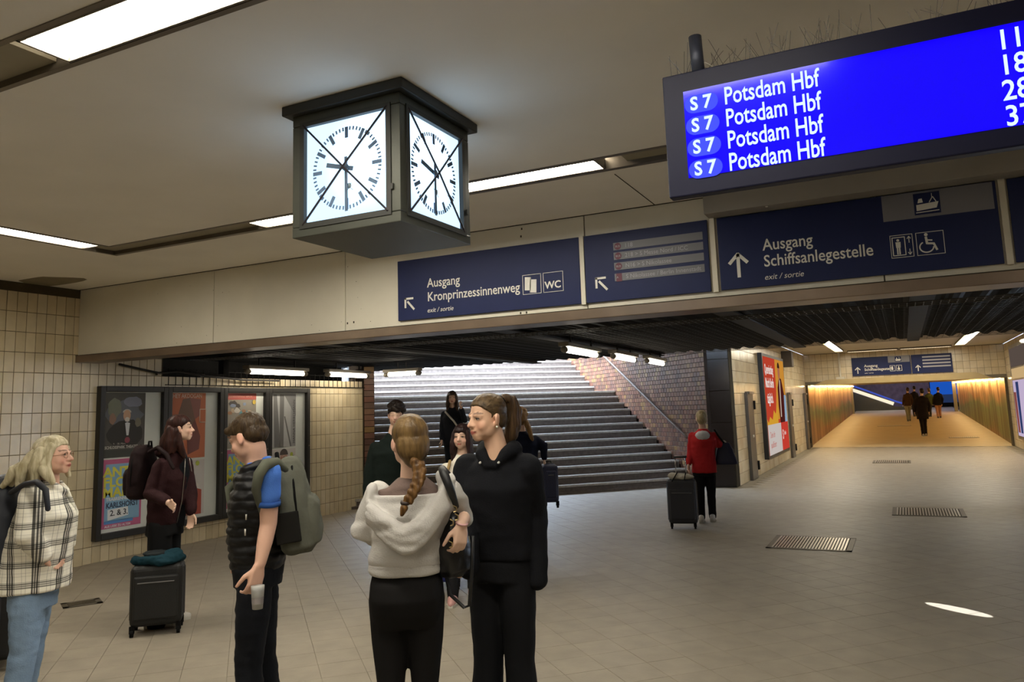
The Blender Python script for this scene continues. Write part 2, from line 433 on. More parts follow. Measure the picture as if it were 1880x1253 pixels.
# wall above the poster wall: dark recess
struct('wall_recess', MB().box((XW-1.0, yB_, 2.2), (XW-.7, 12.4, ZB+.1)).box((XW-1.0, yB_-.1, 2.33), (XW-.2, yB_, ZB+.1)).box((XW-1.0, yB_, 2.2), (XW-.2, 12.4, 2.3)), m_dark)
rods = MB()
for i in range(37):
    y = 7.7+i*.123
    rods.box((XW+.012, y, 2.24), (XW+.02, y+.008, 2.47))
rods.box((XW+.012, 7.65, 2.44), (XW+.02, 12.2, 2.45)); rods.box((XW+.012, 7.65, 2.235), (XW+.03, 12.2, 2.245))
tag(obj('wire_guard', rods, m_dark), 'row of thin upright wires along the top of the tiled wall', 'wire guard', kind='stuff')
hooks = empty('cable_conduit', (XW+.05, 7.0, 2.45), 0, 'dark cable hanging from the beam to the girder above the poster frames', 'cable')
obj('cable', MB().tube([(XW+.04, 6.9, 2.5), (XW+.05, 7.25, 2.44), (XW+.06, 7.5, 2.40), (XW+.06, 7.85, 2.43), (XW+.1, 8.3, 2.37), (XW+.1, 9.0, 2.33), (XW+.1, 9.8, 2.33)], .016, 8), m_girder, hooks, True)
obj('clip', MB().box((XW+.02, 7.48, 2.37), (XW+.07, 7.54, 2.41)), m_steel, hooks); obj('clip', MB().box((XW+.02, 8.26, 2.36), (XW+.07, 8.3, 2.4)), m_steel, hooks)
# stub walls closing the tiled wall's far end with brick
ub = V((XW, 12.2, 0))
bw = struct('wall_brick_end', MB().obox(ub+V((-.2, 0, 0)), (.2, 0, 0), DVv*.01, (0, 0, 2.6)).obox(ub, DU*.2, DVv*3.0, (0, 0, 5.5)), m_brick_grout)
tiles(bw, ub+V((0, 0, 0)), DU, (0, 0, 1), -DVv, 1, 23, .2, .115, m_brick, gap=.01, th=.008, name='brick', limit=30)

# ------------------------------------------------------------------ stairs
O = V((-4.2, 17.03, 0)); WST = 7.35
stair = empty('staircase', O, 0, 'wide stone staircase climbing to daylight behind the standing people', 'stairs')
def step(z, v, h=.17, dep=1.0, u0=0.0):
    a = O+DVv*v+DU*u0
    s_ = obj('step', MB().obox(a+V((0, 0, z-h-.12)), -DU*WST, DVv*dep, (0, 0, h+.12-.001)), m_step, stair)
    obj('nosing', MB().obox(a-DVv*.02+V((0, 0, z-.045)), -DU*WST, DVv*.14, (0, 0, .048)), m_nose, s_, bevel=.008)
step(.17, 0)
for n in range(1, 12): step(.17+.165*n-.005, .32*n-.05, .165)
step(1.97+.16, 3.62, .165, 1.6)
for k in range(16): step(2.29+.163*k, 4.95+.31*k, .163, .8)
obj('kerb', MB().obox(O-DVv*.1+V((0, 0, -.01)), -DU*WST, DVv*.2, (0, 0, .06)), m_step, stair)
struct('floor_upper', MB().obox(O+DVv*9.9+V((0, 0, 4.6)), -DU*12, DVv*6, (0, 0, .2)), m_step)
# right stair wall with bricks
A = V((-3.72, 16.55, 0))
wsr = struct('wall_stair_right', MB().obox(A+DU*.008, DU*.25, DVv*11.0, (0, 0, 3.2)).obox(A+DU*.008+DVv*3.0, DU*.25, DVv*8, (0, 0, 6.2)), m_brick_grout)
def skipB(x0, z0, x1, z1):
    v = x1-.68
    zs = .17+.515*max(0, min(v, 3.66)) + .526*max(0, v-4.96) if v > 0 else 0
    return z1 < zs-.05
tiles(wsr, A+DU*.008, DVv, (0, 0, 1), -DU, 76, 37, .125, .1, m_brick, gap=.009, th=.01, name='brick', limit=300, bond=.5, skip=skipB)
struct('wall_stair_left', MB().obox(V((-9.4, 12.3, 0))-DU*.25, DU*.25, DVv*13, (0, 0, 6)), m_step)
hr = empty('handrail', O+DVv*.1, 0, 'long bare metal handrail along the brick wall of the stairs', 'handrail')
rp = []
for v, z in ((.05, 1.0), (.15, 1.06), (4.05, 3.07), (5.3, 3.12), (10.2, 5.6)): rp.append(A+DVv*(v+.68)-DU*.08+V((0, 0, z)))
obj('rail', MB().tube(rp, .024, 10), mat('rail_steel', '5c4c40', .55, spec=.3), hr, True)
for v, z in ((.6, 1.24), (2.1, 2.0), (3.7, 2.84)):
    b = A+DVv*(v+.68); obj('bracket', MB().tube([b+V((0, 0, z)), b-DU*.07+V((0, 0, z-.06)), b-DU*.08+V((0, 0, z+.05))], .01, 6), m_steel, hr, True)
hl = empty('handrail', (-9.3, 12.5, 0), 0, 'pale handrail at the left edge of the stairs beside the tiled wall', 'handrail')
q = V((-9.2, 12.45, 0)); obj('rail', MB().tube([q+DVv*.0+V((0, 0, 1.0)), q+DVv*3.7+V((0, 0, 2.95))], .025, 8), m_nose, hl, True)
# unseen roof added to keep sky light off the lower stairs, black pillar
struct('ceiling_skyblock', MB().poly([(-3.2, YE-.02, 3.3), (-3.2, 17.6, 3.3), (-6.2, 19.6, 3.3), (-13.5, 12.5, 3.3), (-11.5, YE-.02, 3.3)]).poly([(-3.2, YE-.02, 3.5), (-11.5, YE-.02, 3.5), (-13.5, 12.5, 3.5), (-6.2, 19.6, 3.5), (-3.2, 17.6, 3.5)]), m_dark)
pil = struct('wall_pillar', MB().box((-3.74, 16.62, 0), (-3.215, 17.2, 3.36)), m_joint)
for i, (a, b) in enumerate(((-3.72, -3.225),)):
    for j in range(5):
        obj('panel', MB().pillow((a, 16.62, j*.66+.003), (b-a, 0, 0), (0, 0, .655), (0, -.012, 0), .003), m_blk, pil)

# ------------------------------------------------------------------ corridor
XL, XR, YM = -3.2, 3.11, 30.5
m_ccl = mat('corridor_ceiling', 'b5ac9c', .7, var=.04)
struct('ceiling_corridor', MB().box((XL, YE, 3.36), (XR, 30.7, 3.6)), m_ccl)
wcl = struct('wall_corridor_left', MB().box((XL-.4, 17.0, 0), (XL-.008, YM, 3.36)), m_grout)
tiles(wcl, (XL-.008, 16.9, 0), (0, 1, 0), (0, 0, 1), (1, 0, 0), 42, 14, .325, .24, m_tile, limit=160, skip=lambda a, b, c, d: 3.4 < a and c < 7.1 and b > .35 and d < 2.9)
wcr = struct('wall_corridor_right', MB().box((XR+.008, 14.0, 0), (XR+.4, YM+.2, 3.36)), m_grout)
tiles(wcr, (XR+.008, YM, 0), (0, -1, 0), (0, 0, 1), (-1, 0, 0), 50, 14, .325, .24, m_tile, limit=20)
wfr = struct('wall_far_header', MB().box((XL, YM+.008, 2.27), (XR, YM+.3, 3.36)).box((XL, YM+.008, 0), (XL+.06, YM+.3, 2.3)).box((XR-.06, YM+.008, 0), (XR, YM+.3, 2.3)), m_grout)
tiles(wfr, (XL, YM+.008, 2.35), (1, 0, 0), (0, 0, 1), (0, -1, 0), 31, 4, .2035, .25, m_tile, limit=124)
lint = struct('trim_2', MB().box((XL, YM-.02, 2.24), (XR, YM+.4, 2.36)), mat('lintel_grey', '6b6252', .6))
hood = MB(); zz = 2.23
hood.v = [V(p) for p in ((-2.9, YM-.35, zz), (2.7, YM-.35, zz), (2.2, YM-.35, 2.46), (-2.45, YM-.35, 2.4), (-2.9, YM, zz), (2.7, YM, zz), (2.2, YM, 2.46), (-2.45, YM, 2.4))]
hood.f = [(0, 1, 2, 3), (4, 7, 6, 5), (0, 4, 5, 1), (1, 5, 6, 2), (2, 6, 7, 3), (3, 7, 4, 0)]
struct('trim_3', hood, mat('lintel_cream', 'ab9668', .55, var=.06))
# floor grilles
def grate(cx, cy, wx, wy, label, rot=0, bars=22, light=True):
    g = empty('floor_grate', (cx, cy, 0), rot, label, 'grate', 'metal grates in the floor')
    fr = MB().box((-wx/2, -wy/2, -.004), (wx/2, -wy/2+.05, .006)).box((-wx/2, wy/2-.05, -.004), (wx/2, wy/2, .006)).box((-wx/2, -wy/2, -.004), (-wx/2+.06, wy/2, .006)).box((wx/2-.06, -wy/2, -.004), (wx/2, wy/2, .006))
    link('frame', fr.mesh('frame'), mat('grate_frame', '5c554b', .5, metal=.4), g)
    link('drain_pit', MB().box((-wx/2+.02, -wy/2+.02, -.005), (wx/2-.02, wy/2-.02, .003)).mesh('drain_pit'), mat('pit', '3b3731' if light else '191713', .9), g)
    pitch = (wx-.12)/bars; me = MB().box((0, -wy/2+.05, -.002), (pitch*.62, wy/2-.05, .008)).mesh('slat'); me.materials.append(mat('grate_bar' if light else 'grate_bar_dark', 'a39b90' if light else '4c463a', .3, metal=.4))
    for i in range(bars):
        s = bpy.data.objects.new('slat', me); COL.objects.link(s); s.parent = g; s.location = (-wx/2+.06+i*pitch, 0, 0)
grate(-1.165, 10.40, .95, .95, 'pale barred floor grate nearest the camera in the corridor', 0, 24)
grate(.17, 13.55, .97, .93, 'pale barred floor grate right of and behind the nearest grate')
grate(-.45, 23.6, .92, .95, 'small far floor grate in front of the tunnel mouth', 0, 16)
grate(-7.36, 5.18, .26, .34, 'small dark drain grate in the floor beside the tiled wall', -.5, 7, False)

# ------------------------------------------------------------------ tunnel
for cx_, cy_, wx_, lb in ((-.55, 43.0, 1.5, 'thin pale metal strip in the tunnel floor before the walkers'), (1.9, 34.6, 1.0, 'small grate in the yellow tunnel floor near the right wall')):
    t = empty('drain_cover', (cx_, cy_, (cy_-30.5)*.0236), 0, lb, 'drain cover')
    fr_ = MB().box((-wx_/2, -.3, .002), (wx_/2, .3, .012)); link('frame', fr_.mesh('frame'), m_nose, t)
    me_ = MB().box((0, -.26, .012), (.04, .26, .018)).mesh('slat'); me_.materials.append(m_white)
    for i in range(int(wx_/.07)-1):
        q_ = bpy.data.objects.new('slat', me_); COL.objects.link(q_); q_.parent = t; q_.location = (-wx_/2+.05+i*.07, 0, 0)
SL = .0236; YT = 58.0
def zt(y): return (y-YM)*SL
m_tf = mat('tunnel_floor', 'b8a682', .5, var=.06, vscale=2)
mb = MB(); mb.quad((XL, YM, .001), (XR, YM, .001), (XR, YT+8, zt(YT+8)), (XL, YT+8, zt(YT+8))); struct('floor_tunnel', mb, m_tf)
mb = MB(); mb.quad((XL, YM, 2.27), (XL, YT, 2.27+.3), (XR, YT, 2.27+.3), (XR, YM, 2.27)); struct('ceiling_tunnel', mb, mat('tunnel_ceiling', '8c7d60', .7))
def mural(name, green):
    m = bpy.data.materials.new(name); m.use_nodes = True; nt = m.node_tree; N = nt.nodes; L = nt.links; b = N['Principled BSDF']; b.inputs['Roughness'].default_value = .45
    tc = N.new('ShaderNodeTexCoord')
    mp = N.new('ShaderNodeMapping'); mp.inputs['Scale'].default_value = (1, 1.0, .13); L.new(tc.outputs['Object'], mp.inputs['Vector'])
    n1 = N.new('ShaderNodeTexNoise'); n1.inputs['Scale'].default_value = 2.4; n1.inputs['Detail'].default_value = 3; L.new(mp.outputs[0], n1.inputs['Vector'])
    mp2 = N.new('ShaderNodeMapping'); mp2.inputs['Scale'].default_value = (1, .22, .9); L.new(tc.outputs['Object'], mp2.inputs['Vector'])
    n2 = N.new('ShaderNodeTexNoise'); n2.inputs['Scale'].default_value = 1.1; n2.inputs['Detail'].default_value = 4; L.new(mp2.outputs[0], n2.inputs['Vector'])
    sx = N.new('ShaderNodeSeparateXYZ'); L.new(tc.outputs['Object'], sx.inputs[0])
    # landscape band height
    a = N.new('ShaderNodeMath'); a.operation = 'MULTIPLY_ADD'; a.inputs[1].default_value = 1.5; a.inputs[2].default_value = -.75; L.new(n2.outputs['Fac'], a.inputs[0])
    z = N.new('ShaderNodeMath'); z.operation = 'ADD'; L.new(sx.outputs['Z'], z.inputs[0]); L.new(a.outputs[0], z.inputs[1])
    zr = N.new('ShaderNodeMath'); zr.operation = 'MULTIPLY'; zr.inputs[1].default_value = .42; L.new(z.outputs[0], zr.inputs[0])
    r = N.new('ShaderNodeValToRGB'); cr = r.color_ramp
    cols = [(0.0, 'a88462'), (.18, 'b88a66' if not green else '7c8a58'), (.34, 'a09c68' if not green else '869460'), (.5, '86a066'), (.6, 'bca874'), (.68, 'dcae78'), (.85, 'e6c494')]
    while len(cr.elements) < len(cols): cr.elements.new(.5)
    for e, (p, c) in zip(cr.elements, cols): e.position = p; e.color = (*lin(c), 1)
    L.new(zr.outputs[0], r.inputs['Fac'])
    r2 = N.new('ShaderNodeValToRGB'); r2.color_ramp.elements[0].position = .46; r2.color_ramp.elements[0].color = (.50, .36, .24, 1); r2.color_ramp.elements[1].position = .56; r2.color_ramp.elements[1].color = (1, 1, 1, 1)
    L.new(n1.outputs['Fac'], r2.inputs['Fac'])
    mx = N.new('ShaderNodeMix'); mx.data_type = 'RGBA'; mx.blend_type = 'MULTIPLY'; mx.inputs[0].default_value = .85
    L.new(r.outputs['Color'], mx.inputs[6]); L.new(r2.outputs['Color'], mx.inputs[7]); L.new(mx.outputs[2], b.inputs['Base Color'])
    return m
mb = MB(); mb.quad((XL, YM, 0), (XL, YT, zt(YT)), (XL, YT, 2.6), (XL, YM, 2.3)); struct('wall_tunnel_left', mb, mural('mural_left', False))
mb = MB(); mb.quad((XR, YM, 0), (XR, YM, 2.3), (XR, YT, 2.6), (XR, YT, zt(YT))); struct('wall_tunnel_right', mb, mural('mural_right', True))
m_tunl = emis('tunnel_lamp', 'ffd998', L_TUN)
for s, X in ((1, XL), (-1, XR)):
    for k in range(9):
        y = YM+.5+k*3.05
        l = MB().box((min(X+s*.14, X+s*.2), y, 2.2+.0105*(y-YM)), (max(X+s*.14, X+s*.2), y+2.7, 2.235+.0105*(y-YM)))
        e = obj('tunnel_lamp', l, m_tunl)
        tag(e, 'amber strip lamp over the %s mural, %s from the tunnel mouth' % ('left' if s > 0 else 'right', ['first', 'second', 'third', 'fourth', 'fifth', 'sixth', 'seventh', 'eighth', 'ninth'][k]), 'lamp', 'strip lamps over the %s mural' % ('left' if s > 0 else 'right'))
struct('wall_tunnel_end', MB().box((-12, YT+8, 0), (12, YT+8.3, 7)), mat('end_brick', '6e6070', .7, var=.25, vscale=3))
struct('wall_end_left', MB().box((-9, YT+3.5, .4), (XL-.2, YT+3.7, 6)), mat('end_side', '4b4a44', .7))
struct('wall_end_skyblock', MB().box((-12.2, YT, -.5), (-12, YT+8.3, 5)).box((12, YT, -.5), (12.2, YT+8.3, 5)).box((XR+.02, YT, -.5), (12, YT+.2, 5)).box((-12, YT, -.5), (XL-.02, YT+.2, 5)).box((XL-.1, YT, 2.62), (XR+.1, YT+.2, 5)), mat('end_wall2', '5a5660', .7))  # unseen walls added to keep sky light out of the tunnel end
struct('floor_end', MB().box((-12, YT-.1, .2), (12, YT+8.3, .62)), m_tf)
struct('ceiling_end', MB().box((-12, YT, 4.6), (12, YT+8, 4.8)), mat('end_ceil', '4b4a5a', .7))
blb = empty('advert_screen', (2.2, YT+7.9, 1), 0, 'large glowing blue advertising board at the far end of the tunnel', 'billboard')
B = Board((1.75, YT+7.95, .85), (1, 0, 0), (0, 0, 1), blb)
B.rect('frame', 0, 0, 3.1, 2.6, m_dark, -.02, .02); B.rect('screen', .05, .9, 3.05, 2.55, emis('blue_screen', '1a4fb0', 1.0), .02, .03); B.rect('screen_lower', .05, .3, 3.05, .9, emis('blue_screen2', '2c3e66', .6), .02, .03)
B.text('lettering', 'WILLKOMMEN', .28, .25, 1.9, emis('blue_text', '5d8ad8', 1.0), .032)
esc = empty('escalator', (-1.6, YT+5, .6), 0, 'escalator side with a shining handrail at the end of the tunnel', 'escalator')
y = YT+4.5; za, zb2 = 2.75, 1.05
mb = MB(); mb.v = [V(p) for p in ((-4.2, y, .5), (1.5, y, .5), (1.5, y, 1.0), (-.6, y, 1.0), (-4.2, y, 2.45), (-4.2, y+.3, .5), (1.5, y+.3, .5), (1.5, y+.3, 1.0), (-.6, y+.3, 1.0), (-4.2, y+.3, 2.45))]
mb.f = [(0, 1, 2, 3, 4), (9, 8, 7, 6, 5), (2, 7, 8, 3), (3, 8, 9, 4), (1, 6, 7, 2), (0, 4, 9, 5)]
obj('side_panel', mb, mat('escalator_side', '57564a', .4, metal=.3), esc)
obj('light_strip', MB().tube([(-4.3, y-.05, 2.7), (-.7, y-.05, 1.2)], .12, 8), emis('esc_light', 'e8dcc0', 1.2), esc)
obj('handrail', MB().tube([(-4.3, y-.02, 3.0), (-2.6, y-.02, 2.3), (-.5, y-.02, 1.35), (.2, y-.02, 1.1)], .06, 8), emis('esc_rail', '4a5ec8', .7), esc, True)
struct('trim_4', MB().box((2.85, YT, .4), (3.05, YT+.3, 3.2)).box((XL, YT, .4), (XL+.12, YT+.3, 3)), mat('end_trim', '9a9384', .4, metal=.4))
area('tunnel_end_light', (0, YT+4, 4.5), 6, 120, (.75, .75, 1.0), sy=4)  # area light without a fixture, brightens the tunnel end
# ------------------------------------------------------------------ lamps
def ceiling_lamp(x0, y0, x1, y1, zc, label, along='x', strength=L_HALL, col='fff7e6', gname='recessed ceiling lamps'):
    t = empty('ceiling_light', ((x0+x1)/2, (y0+y1)/2, zc), 0, label, 'ceiling light', gname)
    e = .012
    fr = MB().box((x0, y0, zc-.004), (x1, y0+e, zc+.07)).box((x0, y1-e, zc-.004), (x1, y1, zc+.07)).box((x0, y0, zc-.004), (x0+e, y1, zc+.07)).box((x1-e, y0, zc-.004), (x1, y1, zc+.07))
    obj('frame', fr, m_steel, t)
    obj('diffuser', MB().box((x0+e, y0+e, zc+.018), (x1-e, y1-e, zc+.03)), emis('lamp_%s_%g' % (col, strength), col, strength), t)
    lv = MB(); L = (x1-x0) if along == 'x' else (y1-y0); n = int(L/.075)
    for i in range(1, n):
        if along == 'x': lv.box((x0+i*L/n-.0015, y1-.06, zc+.001), (x0+i*L/n+.0015, y1-e, zc+.018))
        else: lv.box((x0+.012, y0+i*L/n-.0015, zc+.001), (x0+.06, y0+i*L/n+.0015, zc+.018))
    obj('louvre', lv, mat('louvre', 'd8d2a0', .3, metal=.5), t)['kind'] = 'stuff'
c0, c1 = .035, .055
ceiling_lamp(-4.97, RY1-RW+c0, -3.37, RY1-c1, ZC, 'recessed ceiling lamp just left of the hanging clock')
ceiling_lamp(-3.36, RY1-RW+c0, -1.76, RY1-c1, ZC, 'recessed ceiling lamp just right of the hanging clock')
ceiling_lamp(RX0+c0, 3.22, RX0+RW-c0, 4.80, ZC, 'recessed ceiling lamp at the left edge pointing along the tiled wall', 'y')
ceiling_lamp(RX0+c0, 2.28, RX0+RW-c0, 3.2, ZC, 'recessed ceiling lamp beyond the left edge lamp', 'y')
ceiling_lamp(-3.36, RY0+c0, -1.78, RY0+RW-c0, ZC, 'large bright recessed ceiling lamp in the upper left corner')
ceiling_lamp(-1.76, RY0+c0, -.18, RY0+RW-c0, ZC, 'recessed ceiling lamp overhead beyond the upper left lamp')
ceiling_lamp(RX1-RW+c0, 2.3, RX1-c0, 3.5, ZC, 'recessed ceiling lamp at the right of the ring', 'y')
ceiling_lamp(-5.0, -1.6, -3.4, -1.3, ZC-.04, 'added ceiling lamp behind the viewer lighting the foreground')  # unseen lamp added to light the foreground
ceiling_lamp(-1.5, -1.6, .1, -1.3, ZC-.04, 'added ceiling lamp behind the viewer on the right')  # second unseen lamp added for the foreground
# corridor ring
ceiling_lamp(-1.98, 22.6, -1.70, 28.8, 3.315, 'corridor ceiling lamp left of the far sign', 'y', L_CORR, 'fff4dc', 'corridor ceiling lamps')
ceiling_lamp(1.60, 22.0, 1.9, 28.8, 3.315, 'corridor ceiling lamp right of the far sign', 'y', L_CORR, 'fff4dc', 'corridor ceiling lamps')
ceiling_lamp(-1.62, 29.3, -.05, 29.6, 3.315, 'left half of the cross lamp above the far sign', 'x', L_CORR*.6, 'fff4dc', 'corridor ceiling lamps')
ceiling_lamp(.02, 29.3, 1.55, 29.6, 3.315, 'right half of the cross lamp above the far sign', 'x', L_CORR*.6, 'fff4dc', 'corridor ceiling lamps')
ceiling_lamp(-1.98, 15.5, -1.70, 21, 3.315, 'corridor ceiling lamp hidden above the passage edge', 'y', L_CORR*.6, 'fff4dc', 'corridor ceiling lamps')
m_tube = emis('tube_glow', 'fff3dd', L_TUBE)
m_cap = mat('lamp_cap', '8a8274', .5)
def tube_lamp(a, b, label, g, side):
    a, b = V(a), V(b); t = empty('tube_lamp', (a+b)/2, 0, label, 'lamp', g); d = (b-a).normalized(); s = V(side)
    obj('housing', MB().obox(a-s*.07+V((0, 0, .03)), (b-a), s*.14, (0, 0, .055)), m_cap, t, bevel=.01)
    obj('diffuser', MB().caps([a+d*.08-V((0, 0, .01)), b-d*.08-V((0, 0, .01))], .035, 10), m_tube, t, True)
    for q, e in ((a, 1), (b, -1)): obj('end_cap', MB().caps([q+d*e*.02-V((0, 0, .01)), q+d*e*.07-V((0, 0, .01))], .042, 10), m_cap, t, True)
    obj('bracket', MB().box(a+d*.3-V((.01, .01, -.08)), a+d*.3+V((.01, .01, .2))).box(b-d*.3-V((.01, .01, -.08)), b-d*.3+V((.01, .01, .2))), m_girder, t)
zt_ = 2.475
for k, (ya, yb) in enumerate(((9.0, 10.5), (10.85, 12.25), (12.55, 13.95))):
    tube_lamp((-3.76, ya, zt_), (-3.86, yb, zt_), ['glowing tube lamp nearest the signs above the right of the stairs', 'glowing tube lamp in the middle of the three by the stair wall', 'glowing tube lamp farthest back by the stair wall'][k], 'tube lamps by the stair wall', (1, 0, 0))
for k, (ya, yb) in enumerate(((8.75, 10.2), (10.6, 11.9))):
    tube_lamp((-8.86, ya, 2.45), (-8.95, yb, 2.45), ['glowing tube lamp above the third and fourth poster', 'glowing tube lamp above the bare tiles beside the posters'][k], 'tube lamps above the tiled wall', (1, 0, 0))
tube_lamp((-8.5, 11.8, 2.45), (-7.72, 11.8, 2.45), 'glowing tube lamp seen against the bright stairs', 'tube lamps above the tiled wall', (0, 1, 0))
obj('junction_box', MB().box((-9.1, 8.45, 2.40), (-9.0, 8.55, 2.67)), m_darker); tag(bpy.data.objects['junction_box'], 'small black box beside the first tube lamp above the posters', 'box')

# ------------------------------------------------------------------ clock
ck = empty('hanging_clock', (-2.515, 3.505, 2.70), 0, 'big square four-sided station clock hanging from the ceiling, half past nine', 'clock')
cx, cy, hw = -2.515, 3.505, .352
z0c, z1c = 2.695, 3.375
obj('case', MB().box((cx-hw, cy-hw, z0c), (cx+hw, cy+hw, z0c+.055)).box((cx-hw, cy-hw, z1c-.06), (cx+hw, cy+hw, z1c)).box((cx-hw+.03, cy-hw+.03, z0c+.05), (cx+hw-.03, cy+hw-.03, z1c-.05)), m_clock, ck, bevel=.004)
for sx_ in (-1, 1):
    for sy_ in (-1, 1):
        a = V((cx+sx_*(hw-.0275), cy+sy_*(hw-.0275), 0)); obj('corner_post', MB().box((a.x-.0275, a.y-.0275, z0c+.056), (a.x+.0275, a.y+.0275, z1c-.061)), m_clock, ck, bevel=.004)
obj('cornice', MB().box((cx-.395, cy-.395, z1c), (cx+.395, cy+.395, ZC)), m_clockd, ck, bevel=.006)
# back-lit face: brightest where the lamp sits behind the milk glass
def facemat(name, hot, s):
    m = bpy.data.materials.new(name); m.use_nodes = True; nt = m.node_tree; N = nt.nodes; L = nt.links; N.remove(N['Principled BSDF'])
    e = N.new('ShaderNodeEmission'); tc = N.new('ShaderNodeTexCoord'); d = N.new('ShaderNodeVectorMath'); d.operation = 'DISTANCE'
    L.new(tc.outputs['Object'], d.inputs[0]); d.inputs[1].default_value = hot
    mr = N.new('ShaderNodeMapRange'); mr.inputs['From Min'].default_value = .02; mr.inputs['From Max'].default_value = .34; mr.inputs['To Min'].default_value = s*1.6; mr.inputs['To Max'].default_value = s*.78
    mr.interpolation_type = 'SMOOTHERSTEP'
    L.new(d.outputs['Value'], mr.inputs['Value']); L.new(mr.outputs[0], e.inputs[1]); e.inputs[0].default_value = (.52, .75, 1.0, 1)
    L.new(e.outputs[0], N['Material Output'].inputs[0]); return m
m_tick = mat('clock_tick', '5c7695', .6); m_hand = mat('clock_hand', '566d86', .6); m_wire = mat('guard_wire', '241d22', .5)
CL = 1.0
for k in range(4):
    ang = k*math.pi/2
    N_ = V((math.sin(ang), -math.cos(ang), 0)); U_ = V((math.cos(ang), math.sin(ang), 0))
    Bc = Board(V((cx, cy, (z0c+z1c)/2))+N_*hw, U_, (0, 0, 1), ck); hs = .268
    hot = tuple(Bc.at(.13, .03) - V(ck.location)) if k == 0 else tuple(Bc.at(-.05, .05)-V(ck.location))
    fc = Bc.rect('dial', -hs, -hs, hs, hs, facemat('dial_%d' % k, hot, CL*L_CLOCK/3.2), -.028, -.02)
    rim = []
    for (a, b, c, d) in ((-hs-.03, -hs-.03, hs+.03, -hs), (-hs-.03, hs, hs+.03, hs+.025), (-hs-.03, -hs, -hs, hs), (hs, -hs, hs+.03, hs)): rim.append([(a, b), (c, b), (c, d), (a, d)])
    Bc.polys('dial_frame', rim, m_clockd, -.03, .006)
    tk = []
    for i in range(60):
        t = 2*math.pi*i/60; r0 = .225; r1 = .165 if i % 5 == 0 else .205; wd = .02 if i % 5 == 0 else .0085
        tk.append(line(r0*math.sin(t), r0*math.cos(t), r1*math.sin(t), r1*math.cos(t), wd))
    Bc.polys('tick_marks', tk, m_tick, -.02, -.018)
    ha = math.radians(285); Bc.poly('hour_hand', line(-.045*math.sin(ha), -.045*math.cos(ha), .135*math.sin(ha), .135*math.cos(ha), .024), m_hand, -.018, -.015)
    ma = math.radians(179.5); Bc.poly('minute_hand', line(-.06*math.sin(ma), -.06*math.cos(ma), .235*math.sin(ma), .235*math.cos(ma), .018), m_hand, -.015, -.012)
    Bc.poly('hub', circ(0, 0, .02), m_hand, -.012, -.008)
    Bc.polys('scribble', [circ(.015, -.10, .016, 10), line(-.01, -.085, .04, -.125, .003), line(.0, -.13, .03, -.085, .003)], mat('scribble', '93a8b4', .6), -.02, -.0185)
    for sg in (1, -1):
        obj('guard_wire', MB().tube([Bc.at(-hs-.01, -sg*(hs+.01), .004), Bc.at(0, 0, .014), Bc.at(hs+.01, sg*(hs+.01), .004)], .0058, 6), m_wire, ck)
    Bc.rect('latch', hs+.03, -.17, hs+.045, -.14, m_clockd, 0, .012)

# ------------------------------------------------------------------ signs
def arrow_up(B, x, y, s):
    B.polys('arrow', [line(x, y, x, y+s*1.0, s*.14), line(x-s*.38, y+s*.6, x+s*.02, y+s*1.02, s*.14), line(x+s*.38, y+s*.6, x-s*.02, y+s*1.02, s*.14)], m_white, .001, .004)
def arrow_nw(B, x, y, s):
    B.polys('arrow', [line(x+s*.75, y, x+s*.18, y+s*.62, s*.15), line(x, y+s*.15, x, y+s*.88, s*.14), line(x-s*.06, y+s*.82, x+s*.68, y+s*.82, s*.14)], m_white, .001, .004)
def frame_lines(x0, y0, x1, y1, w):
    return [[(x0, y0), (x1, y0), (x1, y0+w), (x0, y0+w)], [(x0, y1-w), (x1, y1-w), (x1, y1), (x0, y1)], [(x0, y0), (x0+w, y0), (x0+w, y1), (x0, y1)], [(x1-w, y0), (x1, y0), (x1, y1), (x1-w, y1)]]
YS = YF-.004
def signbase(x0, x1, label, name='direction_sign'):
    t = empty(name, ((x0+x1)/2, YS, 2.93), 0, label, 'sign', 'navy station signs on the beam')
    B = Board((x0, YS, 2.64), (1, 0, 0), (0, 0, 1), t)
    B.rect('panel', 0, 0, x1-x0, .595, m_navy, 0, .022, bevel=.003); B.o = B.o+B.N*.022
    return B
B = signbase(-4.38, -2.45, 'navy sign reading Ausgang Kronprinzessinnenweg, leftmost on the beam')
arrow_nw(B, .09, .1, .135)
B.text('lettering', 'Ausgang', .125, .345, .30, m_white, sx=.88, bold=.0012); B.text('lettering', 'Kronprinzessinnenweg', .125, .345, .165, m_white, sx=.865, bold=.0012)
B.text('lettering', 'exit / sortie', .062, .34, .055, m_white, shear=.25)
B.polys('ticket_symbol', frame_lines(1.37, .13, 1.555, .31, .004)+[[(1.39, .17), (1.45, .165), (1.455, .285), (1.395, .29)], [(1.44, .145), (1.505, .14), (1.51, .26), (1.445, .265)]], m_white, .001, .004)
B.polys('wc_frame', frame_lines(1.575, .13, 1.77, .31, .004), m_white, .001, .004); B.text('lettering', 'WC', .09, 1.59, .165, m_white, bold=.002)
B = signbase(-2.40, -1.32, 'navy sign listing bus lines on four grey strips')
arrow_nw(B, .10, .1, .13)
rows = [(.445, '118'), (.36, '218 ▸ S Messe Nord / ICC'), (.27, 'N16 ▸ S Nikolassee'), (.175, 'S Nikolassee / Berlin Innenstadt')]
m_gr2 = mat('strip_grey', '6b6b70', .5); m_gtx = mat('strip_text', '9d9da2', .5); m_mar = mat('maroon', '5c2034', .5)
